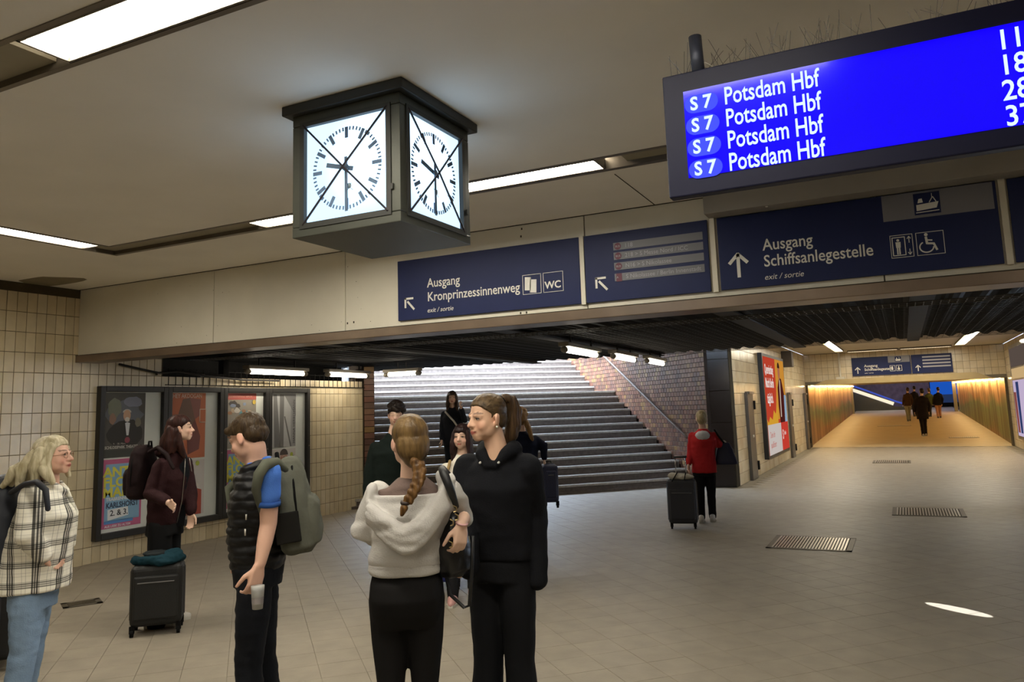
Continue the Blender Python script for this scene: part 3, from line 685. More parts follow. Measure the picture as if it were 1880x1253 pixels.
for i, (yy, s) in enumerate(rows):
    B.rect('strip', .27, yy-.01, 1.04, yy+.055, m_gr2, .001, .004)
    B.poly('bus_symbol', circ(.31, yy+.022, .03) if i < 3 else bl(0, .285, yy-.015, .05, .07), m_mar, .004, .006)
    B.text('lettering', 'BUS' if i < 3 else 'A', .025, .288, yy+.013, m_gtx, .007); B.text('lettering', s.replace('▸', '>'), .05, .37, yy+.006, m_gtx, .005)
B = signbase(-1.24, .71, 'navy sign reading Ausgang Schiffsanlegestelle with lift and wheelchair symbols')
arrow_up(B, .15, .09, .19)
B.text('lettering', 'Ausgang', .13, .345, .285, m_white, sx=.86, bold=.0012); B.text('lettering', 'Schiffsanlegestelle', .13, .345, .155, m_white, sx=.85, bold=.0012)
B.text('lettering', 'exit / sortie', .062, .34, .05, m_white, shear=.25)
B.rect('grey_field', 1.22, .395, 1.93, .59, m_grey, .001, .003)
B.rect('ship_field', 1.43, .415, 1.60, .575, m_navy, .003, .005)
B.polys('ship', [[(1.445, .445), (1.575, .455), (1.59, .50), (1.445, .49)], [(1.455, .503), (1.49, .505), (1.485, .535), (1.463, .533)], line(1.53, .5, 1.555, .54, .006), line(1.55, .53, 1.55, .565, .004), line(1.555, .54, 1.575, .5, .006), line(1.44, .432, 1.59, .436, .006)], m_white, .005, .007)
B.polys('lift_symbol', frame_lines(1.25, .115, 1.40, .285, .004)+frame_lines(1.262, .13, 1.35, .27, .006)+[circ(1.302, .245, .010, 10), [(1.287, .19), (1.317, .19), (1.319, .232), (1.285, .232)], [(1.29, .14), (1.30, .14), (1.30, .19), (1.29, .19)], [(1.304, .14), (1.314, .14), (1.314, .19), (1.304, .19)], line(1.375, .22, 1.375, .265, .005), line(1.363, .25, 1.375, .268, .005), line(1.387, .25, 1.375, .268, .005), line(1.375, .135, 1.375, .175, .005), line(1.363, .15, 1.375, .132, .005), line(1.387, .15, 1.375, .132, .005)], m_white, .001, .004)
wc = []
for i in range(14):
    a0 = math.radians(120+i*17); a1 = math.radians(120+(i+1)*17); wc.append(line(1.485+.045*math.cos(a0), .175+.04*math.sin(a0), 1.485+.045*math.cos(a1), .175+.04*math.sin(a1), .009))
B.polys('wheelchair_symbol', frame_lines(1.42, .115, 1.60, .285, .004)+wc+[circ(1.487, .265, .012, 10), line(1.485, .25, 1.49, .195, .016), line(1.49, .2, 1.53, .195, .014), line(1.53, .2, 1.55, .145, .014), line(1.49, .225, 1.525, .22, .009)], m_white, .001, .004)
B = signbase(.78, 2.7, 'navy sign cut off by the right edge of the picture')
arrow_up(B, .15, .09, .19); B.text('lettering', 'Ausgang', .125, .33, .285, m_white)
# white uprights between the signs
mb = MB()
for x in (-2.425, -1.28, .745): mb.box((x-.02, YF-.03, 2.63), (x+.02, YF, 3.24))
m_ = obj('sign_divider', mb, m_beam, wb)
# far sign
t = empty('direction_sign', (0, YM-.03, 2.83), 0, 'distant navy sign above the tunnel mouth with ship symbol', 'sign')
B = Board((-1.57, YM-.03, 2.5), (1, 0, 0), (0, 0, 1), t)
B.rect('panel', 0, 0, 1.88, .65, m_navy, 0, .02); B.rect('panel', 1.91, 0, 3.15, .65, m_navy, 0, .02); B.o = B.o+B.N*.02
arrow_up(B, .18, .08, .22); B.text('lettering', 'Ausgang', .13, .4, .30, m_white, bold=.002); B.text('lettering', 'Schiffsanlegestelle', .13, .4, .17, m_white, bold=.002); B.text('lettering', 'exit / sortie', .06, .4, .07, m_white)
B.rect('grey_field', 1.18, .42, 1.86, .65, m_grey, .001, .003); B.rect('ship_field', 1.4, .45, 1.6, .62, m_navy, .003, .005); B.polys('ship', [[(1.42, .47), (1.57, .47), (1.59, .53), (1.42, .53)], [(1.44, .54), (1.48, .54), (1.47, .58), (1.45, .58)], line(1.54, .53, 1.54, .6, .01)], m_white, .005, .007)
B.polys('symbols', frame_lines(1.22, .12, 1.39, .32, .012)+frame_lines(1.42, .12, 1.6, .32, .012)+[[(1.27, .16), (1.32, .16), (1.32, .28), (1.27, .28)], circ(1.5, .19, .04, 12), line(1.5, .2, 1.5, .28, .03)], m_white, .001, .004)
arrow_up(B, 2.1, .08, .2)
for k in range(4): B.rect('strip', 2.25, .2+k*.11, 3.1, .25+k*.11, m_gtx, .001, .003)
# duct above signs 3 and 4
du = empty('cable_duct', (0, 6.2, 3.3), 0, 'boxed grey cable duct above the signs under the blue display', 'duct')
obj('cover', MB().box((-1.30, 6.13, 3.24), (XE, YF-.002, ZC-.001)), mat('duct_grey', '8f8a83', .5, var=.05), du, bevel=.006)
obj('screw', MB().ell((-.82, 6.16, 3.238), (.012, .012, .006), n=8, m_=5), m_white, du)

# ------------------------------------------------------------------ departure display
dp = empty('departure_display', (.5, 3.05, 2.82), 0, 'hanging blue electronic departure display listing S7 trains to Potsdam', 'display')
m_dcase = mat('display_case', '14162c', .5, var=.05, spec=.2)
obj('casing', MB().box((-.768, 3.0, 2.562), (1.9, 3.055, 3.072)), m_dcase, dp, bevel=.006)
B = Board((-.768, 3.0, 2.562), (1, 0, 0), (0, 0, 1), dp)
def screenmat():
    m = bpy.data.materials.new('lcd_blue'); m.use_nodes = True; nt = m.node_tree; N = nt.nodes; b = N['Principled BSDF']
    b.inputs['Base Color'].default_value = (.0, .0, .02, 1); b.inputs['Roughness'].default_value = .12
    b.inputs['Emission Color'].default_value = (.006, .0, 1, 1); b.inputs['Emission Strength'].default_value = .95
    return m
sx0, sy0, sx1, sy1 = .083, .070, 2.58, .428
B.rect('screen', sx0, sy0, sx1, sy1, screenmat(), -.005, .003)
m_lt = emis('lcd_text', 'd8f4ff', 1.15); m_pill = emis('lcd_pill', '4a56ff', 1.0)
B.o = B.o+B.N*.003
for k in range(4):
    yb = .069+k*.0895
    B.poly('line_badge', circ(sx0+.04, yb+.03, .037, 12, a0=math.pi/2, a1=math.pi*1.5)+circ(sx0+.098, yb+.03, .037, 12, a0=-math.pi/2, a1=math.pi/2), m_pill, 0, .001)
    B.text('lettering', 'S 7', .076, sx0+.025, yb+.007, m_lt, .0015, bold=.002, sx=.9)
    B.text('lettering', 'Potsdam Hbf', .100, sx0+.158, yb+.004, m_lt, .0015, bold=.0012, sx=.665)
    B.text('lettering', ['37', '28', '18', '11'][k], .100, 1.155+.012*(3-k)*0, yb+.004, m_lt, .0015, bold=.0012, sx=.85)
obj('post', MB().tube([(-.625, 3.03, 3.06), (-.63, 3.03, 3.225)], .026, 14), mat('post_dark', '3b3f4c', .45, metal=.4), dp, True)
obj('post', MB().tube([(1.5, 3.03, 3.06), (1.5, 3.03, ZC)], .03, 14), MATS['post_dark'], dp, True)
sp = MB(); rs = random.Random(3)
for i in range(150):
    x = rs.uniform(-.74, 1.6); a = rs.gauss(0, .035); b = rs.gauss(0, .03); h = rs.uniform(.05, .11)
    p = V((x, rs.uniform(3.005, 3.05), 3.07)); sp.tube([p, p+V((a*.6, b*.6, h*.6)), p+V((a, b, h))], .0012, 3, False)
o = obj('bird_spikes', sp, mat('spike_wire', '7d7a74', .4, metal=.5), dp); o['kind'] = 'stuff'

# ------------------------------------------------------------------ poster cases on the tiled wall
m_frame = mat('frame_black', '1c1a17', .45, var=.1); m_back = mat('poster_backing', 'dfe3dc', .5, var=.03)
def glassm():
    m = bpy.data.materials.new('case_glass'); m.use_nodes = True; nt = m.node_tree; N = nt.nodes; L = nt.links; N.remove(N['Principled BSDF'])
    tr = N.new('ShaderNodeBsdfTransparent'); gl = N.new('ShaderNodeBsdfGlossy'); gl.inputs['Roughness'].default_value = .03
    lw = N.new('ShaderNodeLayerWeight'); lw.inputs['Blend'].default_value = .5; fr = N.new('ShaderNodeMath'); fr.operation = 'POWER'; fr.inputs[1].default_value = 3.5; L.new(lw.outputs['Facing'], fr.inputs[0]); mx = N.new('ShaderNodeMixShader')
    L.new(fr.outputs[0], mx.inputs[0]); L.new(tr.outputs[0], mx.inputs[1]); L.new(gl.outputs[0], mx.inputs[2]); L.new(mx.outputs[0], N['Material Output'].inputs[0]); return m
m_glass = glassm()
def pc(h, r=.6):
    c = [int(h[i:i+2], 16)/255 for i in (0, 2, 4)]; return mat('print_'+h, tuple(min(.93, x**.74) for x in c), r)
pl = ['black framed poster case at the left end showing a theatre poster', 'black framed poster case with the orange concert poster', 'black framed poster case behind the man in the padded vest', 'black framed poster case at the right end with a grey photo poster']
def poster_sheet(B, name, x0, y0, x1, y1, base, label, cat='poster'):
    t = empty(name, B.at((x0+x1)/2, y0), 0, label, cat)
    C = Board(B.at(x0, y0, 0), B.U, B.W, t); C.rect('sheet', 0, 0, x1-x0, y1-y0, base, 0, .002); C.o = C.o+C.N*.002; return C
def blob(cx, cy, rx, ry, n=16, j=.15, seed=1):
    r = random.Random(seed); return [(cx+rx*math.cos(2*math.pi*i/n)*(1+r.uniform(-j, j)), cy+ry*math.sin(2*math.pi*i/n)*(1+r.uniform(-j, j))) for i in range(n)]
def antik(C, w, h):
    C.rect('field', .0, .0, w, h, pc('b34a74'), 0, .001); C.rect('field', .05, .09, w-.03, h*.93, pc('6fa0c8'), .001, .002)
    for i, (s, y) in enumerate((('ANTIK', .655), ('FLOH', .525), ('MARKT', .395))):
        C.text('lettering', s, .165, .02, y, pc('d8cf3a'), .003, bold=.006, sx=1.12)
    C.text('lettering', 'TRABRENNBAHN', .058, .07, .345, pc('d8dfe6'), .003, bold=.002, sx=.95)
    C.text('lettering', 'KARLSHORST', .095, .07, .255, pc('1d2a44'), .003, bold=.003, sx=.82)
    C.poly('date_label', [(.10, .10), (.40, .14), (.39, .25), (.095, .235)], pc('dfe2e4'), .002, .003); C.text('lettering', '2. & 3.', .10, .13, .155, pc('22262c'), .0035, bold=.002)
    C.rect('field', .05, .055, w-.12, .095, pc('3f76c0'), .001, .002); C.text('lettering', 'AUS LIEBE ZU ALTEM', .04, .06, .012, pc('e8dfe4'), .003, bold=.001)
for k in range(4):
    ya, yb = PO[k], PO[k+1]; z0, z1 = .265, 2.21; wd = yb-ya
    case = empty('poster_case', (XW, (ya+yb)/2, z0), 0, pl[k], 'display case', 'poster cases on the tiled wall')
    B = Board((XW, ya, z0), (0, 1, 0), (0, 0, 1), case); h = z1-z0; f = .075
    B.rect('back_board', .01, .01, wd-.01, h-.01, m_back, .002, .03)
    B.rect('frame_side', .0, 0, f, h, m_frame, 0, .09, bevel=.008); B.rect('frame_side', wd-f, 0, wd, h, m_frame, 0, .09, bevel=.008)
    B.rect('frame_rail', f, 0, wd-f, f*1.1, m_frame, 0, .09, bevel=.008); B.rect('frame_rail', f, h-f, wd-f, h, m_frame, 0, .09, bevel=.008)
    obj('glass_pane', MB().quad(B.at(f-.01, f-.01, .075), B.at(wd-f+.01, f-.01, .075), B.at(wd-f+.01, h-f+.01, .075), B.at(f-.01, h-f+.01, .075)), m_glass, case)
    B.poly('lock', circ(wd-.035, h*.5, .012, 10), m_steel, .09, .094)
    B.o = B.o+B.N*.031
    pw = .61 if k < 3 else .58; xa = f+.02
    if k == 0:
        C = poster_sheet(B, 'theatre_poster', xa, 1.02, xa+pw, h-f-.01, pc('3a3833'), 'dark theatre poster showing a man in a bow tie, in the left case'); hh = h-f-.01-1.02
        C.poly('print', blob(.30, .55, .26, .2, seed=2), pc('4c4f58'), .001, .002); C.poly('print', blob(.42, .72, .14, .07, seed=3), pc('6a6e80'), .002, .003)
        C.poly('print', blob(.14, .64, .1, .13, seed=5), pc('5d6152'), .002, .003); C.poly('print', blob(.32, .30, .27, .19, seed=4, j=.1), pc('1f1d1b'), .003, .004)
        C.poly('print', blob(.12, .5, .05, .07, seed=6), pc('7a5a48'), .004, .005); C.poly('print', blob(.5, .45, .05, .06, seed=8), pc('5f5a48'), .004, .005)
        C.poly('face_print', circ(.33, .54, .055, 16, .075), pc('b98a6c'), .005, .006); C.poly('print', circ(.33, .58, .065, 14, .045, 0, math.pi), pc('a5a19a'), .004, .005)
        C.poly('print', circ(.335, .49, .035, 12, .03), pc('c9c3ba'), .006, .007)
        C.poly('shirt_print', [(.30, .47), (.38, .47), (.36, .28), (.33, .28)], pc('c6c8cc'), .006, .007); C.poly('bow_tie', [(.29, .47), (.335, .455), (.385, .47), (.385, .44), (.335, .452), (.29, .44)], pc('141414'), .007, .008)
        C.poly('badge', circ(.345, .22, .04), pc('7a3038'), .005, .006); C.text('lettering', 'SCHLOSSPARK THEATER', .052, .02, .115, pc('bdb8b0'), .006, sx=.86, bold=.001); C.rect('print', .0, .0, pw, .1, pc('2a2c28'), .001, .003)
        C.text('lettering', '9. - 28. März 2026'.replace('2026', ''), .035, .14, .165, pc('a09a92'), .006)
    if k == 1:
        C = poster_sheet(B, 'concert_poster', xa, .93, xa+pw, h-f-.01, pc('c8623e'), 'orange concert poster with brown faceted shapes and a cut off name')
        C.poly('print', [(.2, .84), (.32, .86), (.42, .55), (.3, .35), (.08, .5)], pc('6a4c3e'), .001, .002); C.poly('print', [(.32, .86), (.52, .84), (.5, .6), (.42, .55)], pc('8a4e44'), .001, .002); C.poly('print', [(.42, .55), (.52, .3), (.5, .12), (.3, .05), (.28, .35)], pc('6c3834'), .002, .003)
        C.text('lettering', 'HEY AKDOGAN', .085, .02, .86, pc('e6c6ae'), .003, bold=.001, sx=.85)
        C.polys('logo_print', frame_lines(.5, .5, .62, .7, .012), pc('e6c6ae'), .002, .003)
    if k == 2:
        C = poster_sheet(B, 'event_poster', xa, 1.02, xa+pw, h-f-.01, pc('8a8274'), 'colourful collage poster with a red band, above a flea market poster')
        C.rect('print', 0, .74, pw, .84, pc('a8453c'), .001, .002); C.text('lettering', 'EISENBAHNMARKT BERLIN', .04, .04, .775, pc('cf8c7c'), .003)
        rr = random.Random(5)
        for i in range(26):
            C.poly('print', blob(rr.uniform(.05, .55), rr.uniform(.06, .7), rr.uniform(.03, .09), rr.uniform(.02, .05), 8, .3, i), pc(rr.choice(['4f8f9c', '6b4a3a', 'b9a184', '50525c', 'c7beb0', '3a3430', '9a6a4a', '7d8aa8'])), .001+i*.0002, .002+i*.0002)
        C.poly('sun_print', circ(.56, .7, .035), pc('c8a63a'), .008, .009)
    if k == 3:
        C = poster_sheet(B, 'photo_poster', xa, .98, xa+pw, h-f-.01, pc('8d8d8d'), 'grey photo poster with dark trouser legs and vertical lettering')
        C.rect('print', .03, .0, pw-.12, .86, pc('a9aaaa'), .001, .002)
        for a in ([(.05, .86), (.13, .86), (.22, .0), (.08, .0)], [(.2, .86), (.3, .86), (.29, .0), (.2, .0)], [(.3, .5), (.33, .5), (.48, .0), (.45, .0)]): C.poly('print', a, pc('5c5c5c'), .002, .003)
        C.poly('print', [(.3, .86), (.58, .86), (.58, .5)], pc('6f6f6f'), .002, .003)
        text('lettering', 'HANNA HERBSTMANN'[:16], .07, C.at(.56, .05), C.W, -C.U, pc('38383a'), C.p, lift=.004)
    if k in (0, 2):
        C = poster_sheet(B, 'flea_market_poster', xa, .13, xa+pw-.02, 1.0, pc('b34a74'), ['yellow lettered flea market poster in the leftmost case', '', 'yellow lettered flea market poster beside the man in the vest'][k]); antik(C, pw-.02, .87)
    else:
        C = poster_sheet(B, 'portrait_poster', xa, .13, xa+pw, .9 if k == 1 else .95, pc('c9c2bc'), 'white and red portrait poster %s' % ('partly hidden by the woman in the maroon jacket' if k == 1 else 'of someone in round glasses'))
        hd = (.3, .68)
        C.poly('print', blob(.12, .55, .14, .13, seed=3), pc('b89a86'), .001, .002); C.poly('print', blob(.33, .38, .2, .1, seed=7), pc('d8cfc6'), .002, .003); C.poly('print', [(.12, .0), (.56, .0), (.56, .34), (.3, .42), (.15, .3)], pc('a03a2c'), .003, .004)
        C.poly('face_print', circ(hd[0], hd[1], .085, 18, .11), pc('cfa088'), .004, .005); C.poly('hair_print', circ(hd[0], hd[1]+.04, .095, 14, .1, 0, math.pi), pc('2c2626'), .005, .006)
        C.polys('glasses_print', [line(hd[0]-.08, hd[1], hd[0]+.08, hd[1], .006)]+[line(hd[0]+s*.04+.032*math.cos(t*.8), hd[1]+.032*math.sin(t*.8), hd[0]+s*.04+.032*math.cos(t*.8+.8), hd[1]+.032*math.sin(t*.8+.8), .005) for s in (-1, 1) for t in range(8)], pc('6a3c34'), .006, .007)
        C.poly('green_dot', circ(.48, .72, .035), pc('a9b83a'), .005, .006)

# ------------------------------------------------------------------ corridor: red advertising case, steel panels, speaker, pipe
case = empty('advertising_case', (XL, 22.1, .3), 0, 'tall black advertising case on the corridor wall', 'display case')
B = Board((XL, 20.2, .3), (0, 1, 0), (0, 0, 1), case)
B.rect('box', 0, 0, 3.9, 2.64, m_frame, 0, .11, bevel=.01); B.o = B.o+B.N*.11
C = poster_sheet(B, 'red_poster', .12, .08, 3.8, 2.56, emis('backlit_red', 'b8402c', .9), 'red and orange backlit poster with a person in a suit'); 
ep = lambda h, s=.9: emis('backlit_'+h, h, s)
C.poly('print', [(1.9, .85), (3.68, .85), (3.68, 2.48), (2.0, 2.48), (1.9, 1.6), (1.6, 1.0)], ep('c88a34'), .001, .002)
C.poly('print', [(.0, .7), (1.9, .7), (1.9, 1.25), (1.5, 1.0), (1.2, 1.1), (.9, .86), (.5, .95), (.2, .8), (0, .9)], ep('d09a30'), .002, .003)
C.poly('suit_print', [(2.3, .75), (3.3, .75), (3.4, 1.5), (3.0, 1.95), (2.6, 2.0), (2.2, 1.7), (2.15, 1.2)], ep('4e1f1c', .8), .003, .004)
C.poly('shirt_print', [(2.45, .9), (2.6, .9), (2.75, 1.9), (2.6, 1.95)], ep('c9b4a4'), .004, .005); C.poly('face_print', circ(2.62, 2.14, .2, 18, .22), ep('a8684c'), .004, .005); C.poly('hair_print', circ(2.6, 2.25, .22, 12, .16, 0, math.pi), ep('3c2420', .7), .005, .006)
C.poly('print', [(3.2, .75), (3.68, .75), (3.68, 1.5), (3.3, 1.5)], ep('8fa8c0'), .003, .004)
C.rect('footer_print', 0, 0, 2.3, .75, ep('c4bab4'), .005, .006); C.rect('footer_print', 2.3, 0, 3.68, .75, ep('c23c30'), .005, .006)
m_pt = ep('e8d8d0')
C.text('lettering', 'Quereinstieg', .34, .12, 2.05, m_pt, .007, bold=.008, sx=.8); C.text('lettering', 'Macht Berlin', .34, .12, 1.7, m_pt, .007, bold=.008, sx=.8); C.text('lettering', 'täglich.', .36, .25, 1.3, m_pt, .007, bold=.008)
C.text('lettering', 'Denk dir', .22, .3, .42, ep('b86a60'), .007); C.text('lettering', 'qualifiziert', .22, .3, .17, ep('b86a60'), .007); C.text('lettering', 'S', .36, 2.5, .3, m_pt, .007, bold=.01); C.text('lettering', 'Berlin', .16, 2.8, .4, m_pt, .007)
for k, (ya, yb) in enumerate(((18.05, 18.75), (25.1, 25.75), (29.35, 29.95))):
    t = empty('steel_panel', (XL+.05, (ya+yb)/2, 0), 0, ['narrow grey steel panel on the corridor wall nearest the black pillar', 'narrow grey steel panel just behind the red poster', 'narrow grey steel panel at the tunnel mouth'][k], 'panel', 'steel panels on the corridor wall')
    obj('panel', MB().box((XL, ya, 0), (XL+.07, yb, 1.93)), mat('panel_steel', '5b5650', .4, metal=.4, var=.15, vscale=3), t, bevel=.008)
    obj('hinge', MB().box((XL, yb, 1.55), (XL+.1, yb+.12, 1.75)), m_dark, t, bevel=.006); obj('hinge', MB().box((XL, yb, .18), (XL+.1, yb+.12, .38)), m_dark, t, bevel=.006)
    obj('top_bracket', MB().box((XL, ya+.1, 1.9), (XL+.1, yb, 1.96)), m_steel, t)
    obj('latch', MB().box((XL+.07, ya+.3, .93), (XL+.09, ya+.42, .98)), m_white, t)
tag(obj('loudspeaker', MB().box((XL, 24.6, 2.72), (XL+.3, 25.0, 3.2)), mat('speaker_grey', '4a4238', .6), None, bevel=.02), 'dark grey box loudspeaker high on the corridor wall', 'speaker')
tag(obj('conduit', MB().tube([(-1.98, YM-.05, 3.36), (-1.98, YM-.05, 2.5)], .035, 8).box((-2.12, YM-.1, 2.4), (-1.84, YM, 2.5)), m_beam), 'pale pipe running down the tiles left of the far sign', 'pipe')
# right corridor wall advertising
case = empty('advertising_case', (XR, 26.5, .5), 0, 'glowing advertising case cut off by the right edge', 'display case')
B = Board((XR, 28.4, .35), (0, -1, 0), (0, 0, 1), case)
B.rect('box', 0, 0, 3.9, 2.8, m_steel, 0, .1); B.rect('screen', .25, .1, 3.8, 1.75, ep('b9a8c4', 1.0), .1, .11); B.rect('screen_upper', .25, 1.8, 3.8, 2.1, ep('c8a878', .9), .1, .11); B.rect('screen_top', .25, 2.15, 3.8, 2.7, ep('6a5c54', .6), .1, .11)
B.poly('print', [(1.0, .2), (1.4, .2), (1.5, 1.7), (.9, 1.7)], ep('33406c', .8), .11, .115); B.poly('print', [(.4, .2), (.8, .2), (.8, 1.4), (.3, 1.4)], ep('8a4c48', .8), .11, .115)
tag(obj('corridor_lamp', MB().ell((XR-.35, 22.5, 2.98), (.12, .2, .05)), emis('round_lamp', 'ffeccc', 3.0)), 'small round lamp at the right edge above the glowing case', 'lamp')
# ------------------------------------------------------------------ people: body builder
def voxel(mb, vox, smooth=3, name='body', sf=.5):
    me = mb.mesh(name); o = bpy.data.objects.new('tmp', me); COL.objects.link(o)
    r = o.modifiers.new('r', 'REMESH'); r.mode = 'VOXEL'; r.voxel_size = vox; r.adaptivity = 0
    if smooth: s = o.modifiers.new('s', 'SMOOTH'); s.iterations = smooth; s.factor = sf
    dg = bpy.context.evaluated_depsgraph_get(); out = bpy.data.meshes.new_from_object(o.evaluated_get(dg))
    bpy.data.objects.remove(o); bpy.data.meshes.remove(me); out.name = name; out.materials.clear()
    return out
def wrinkle(me, amp, sc=(9, 9, 16), seed=0, fn=None):
    off = V((seed*7.3, seed*3.1, seed*5.7)); nn = [v.normal.copy() for v in me.vertices]
    for v, n in zip(me.vertices, nn):
        c = v.co; p = V((c.x*sc[0], c.y*sc[1], c.z*sc[2]))+off
        a = noise.noise(p)+.5*noise.noise(p*2.1)
        k = fn(c) if fn else 1.0
        v.co = c+n*(a*amp*k)
def finish(name, me, m, parent):
    me.polygons.foreach_set('use_smooth', [True]*len(me.polygons)); me.materials.append(m)
    o = bpy.data.objects.new(name, me); COL.objects.link(o); o.parent = parent; return o
def skinmat(name, base, lips='a85a50', brow='5a4030', flush='c98070'):
    m = bpy.data.materials.new(name); m.use_nodes = True; nt = m.node_tree; N = nt.nodes; L = nt.links; b = N['Principled BSDF']
    a = N.new('ShaderNodeAttribute'); a.attribute_name = 'Col'; L.new(a.outputs['Color'], b.inputs['Base Color'])
    b.inputs['Roughness'].default_value = .5; b.inputs['Specular IOR Level'].default_value = .35
    m['c'] = [*lin(base), *lin(lips), *lin(brow), *lin(flush)]; return m
def hairmat(name, c1, c2, sc=(60, 60, 6)):
    if name in MATS: return MATS[name]
    m = mat(name, c1, .42, var=.3, vscale=1.0, bump=.5, bscale=1.6, stretch=sc, col2=c2, spec=.2); return m
def hframe(az, pitch=0, roll=0):
    """columns: person's right, forward, up; az measured from +Y towards +X"""
    f = V((math.sin(az)*math.cos(pitch), math.cos(az)*math.cos(pitch), math.sin(pitch))); r = V((math.cos(az), -math.sin(az), 0)); u = r.cross(f)
    r2 = r*math.cos(roll)+u*math.sin(roll); u2 = -r*math.sin(roll)+u*math.cos(roll)
    return Matrix((r2, f, u2)).transposed()
def head(mb, c, M, s=1.0, neck=None, fat=1.0, male=False):
    def T(x, y, z): return c+M @ V((x*s, y*s, z*s))
    def E(x, y, z, a, b, d, R=None): mb.ell(T(x, y, z), (a*s, b*s, d*s), M if R is None else M @ R, 18, 12)
    E(0, -.012, .034, .075, .094, .084); E(0, .022, -.012, .064*fat, .068, .088)
    E(0, .028, -.060, .052*fat, .058, .046); E(0, .066, -.092, .024, .020, .017); E(0, .0, -.035, .066*fat, .062, .052)
    for k in (-1, 1):
        E(k*.033, .052, -.032, .030*fat, .030, .034); E(k*.036*fat, .025, -.055, .026, .045, .036)
        E(k*.031, .0705, .004, .0168, .0134, .0115)
        R = Matrix.Rotation(k*-.35, 3, 'Z') @ Matrix.Rotation(.15, 3, 'X'); E(k*.077, -.008, -.008, .008, .019, .032, R); E(k*.074, -.002, -.03, .008, .010, .012)
        E(k*.013, .094, -.031, .0085, .011, .008)
        mb.caps([T(k*.018, .086, .021), T(k*.035, .078, .024), T(k*.05, .062, .018)], [.009*s, .008*s, .006*s], 8)
    mb.caps([T(0, .084, .012), T(0, .096, -.008), T(0, .109, -.027)], [.0085*s, .009*s, .0115*s], 10)
    E(0, .084, -.052, .026, .012, .016); E(0, .0925, -.0565, .021, .008, .0052); E(0, .0905, -.0675, .018, .009, .006); E(0, .082, -.078, .022, .01, .012)
def facecol(me, c, M, s, m):
    cc = list(m['c']); base, lips, brow, fl = V(cc[0:3]), V(cc[3:6]), V(cc[6:9]), V(cc[9:12])
    at = me.color_attributes.new('Col', 'FLOAT_COLOR', 'POINT'); Mi = M.transposed(); buf = []
    for v in me.vertices:
        p = Mi @ (v.co-c)/s; col = base.copy(); x = abs(p.x)
        if p.length < .16:
            def g(cx, cy, cz, r): return math.exp(-((x-cx)**2+(p.y-cy)**2+(p.z-cz)**2)/r/r)
            col = col.lerp(fl, .55*g(.04, .075, -.03, .03)+.4*g(0, .11, -.028, .014)+.45*g(.08, -.01, -.01, .03))
            if p.y > .075:
                l = 1-((p.x/.024)**2+((p.z+.0615)/.0105)**2)
                if l > 0: col = col.lerp(lips, min(1, l*2.2))
                if abs(p.z+.0615-.0000-.12*x) < .0016 and x < .022: col = lips*.4
            bz = .031-((x-.03)/.03)**2*.006
            if p.y > .05 and .012 < x < .052 and abs(p.z-bz) < .0042: col = col.lerp(brow, .8)
            e = ((x-.031)/.017)**2+((p.z-.004)/.009)**2
            if p.y > .06 and e < 1.3: col = col.lerp(brow, .25)
        buf += [col.x, col.y, col.z, 1]
    at.data.foreach_set('color', buf)
m_eye = mat('eye_white', 'a29a92', .3); m_iris = mat('iris', '2a2420', .15); m_lash = mat('lash', '1f1613', .6)
def eyes(par, c, M, s, parent_inv):
    w, i, l = MB(), MB(), MB()
    for k in (-1, 1):
        T = lambda x, y, z: c+M @ V((x*s, y*s, z*s))
        w.ell(T(k*.031, .0722, .002), (.0120*s, .0118*s, .0085*s), M, 12, 8); i.ell(T(k*.031, .0795, .0025), (.0056*s, .0052*s, .0056*s), M, 10, 6)
        l.caps([T(k*.018, .0815, .004), T(k*.031, .0850, .0085), T(k*.045, .078, .005)], .0024*s, 6)
    for nm, mb, mm in (('eye', w, m_eye), ('iris', i, m_iris), ('lashes', l, m_lash)):
        me = mb.mesh(nm, parent_inv); link(nm, me, mm, par, True)
def hand(mb, wr, d, th, curl=.4, s=1.0, spread=.06):
    """wr wrist, d finger direction, th thumb-side direction; palm normal = towards which the fingers curl"""
    d = V(d).normalized(); th = V(th); th = (th-d*th.dot(d)).normalized(); pn = d.cross(th)
    if s < 0: pn = -pn; s = -s
    rr = .0088*s
    for a in (-.026, -.009, .009, .025):
        mb.caps([wr+th*a*.55*s, wr+d*.04*s+th*a*.9*s, wr+d*.082*s+th*a*s], [.014*s, .0145*s, .012*s], 10)
    for a, L in ((.028, .072), (.0095, .081), (-.0095, .076), (-.028, .06)):
        p = wr+d*.082*s+th*a*s; dd = (d+th*(a/.028*spread)).normalized(); pts = [p]; r_ = [rr*1.1]
        for q, fr in enumerate((.42, .32, .26)):
            an = curl*(1+.25*q); dd = (dd*math.cos(an)+pn*math.sin(an)).normalized(); p = p+dd*L*fr*s; pts.append(p); r_.append(rr*(1-.1*q))
            nn = dd.cross(th); pn2 = th.cross(dd); pn = pn2 if pn2.dot(pn) > 0 else -pn2
        pn = d.cross(th) if True else pn
        mb.caps(pts, r_, 8)
    b = wr+d*.022*s+th*.022*s; t1 = (d*.75+th*.75+pn*.35).normalized(); t2 = (d*.95+th*.25+pn*.5).normalized()
    mb.caps([b, b+t1*.042*s, b+t1*.042*s+t2*.032*s, b+t1*.042*s+t2*.056*s], [.0135*s, .0115*s, .010*s, .0085*s], 8)
def limb(mb, pts, rs, n=14): mb.caps(pts, rs, n)

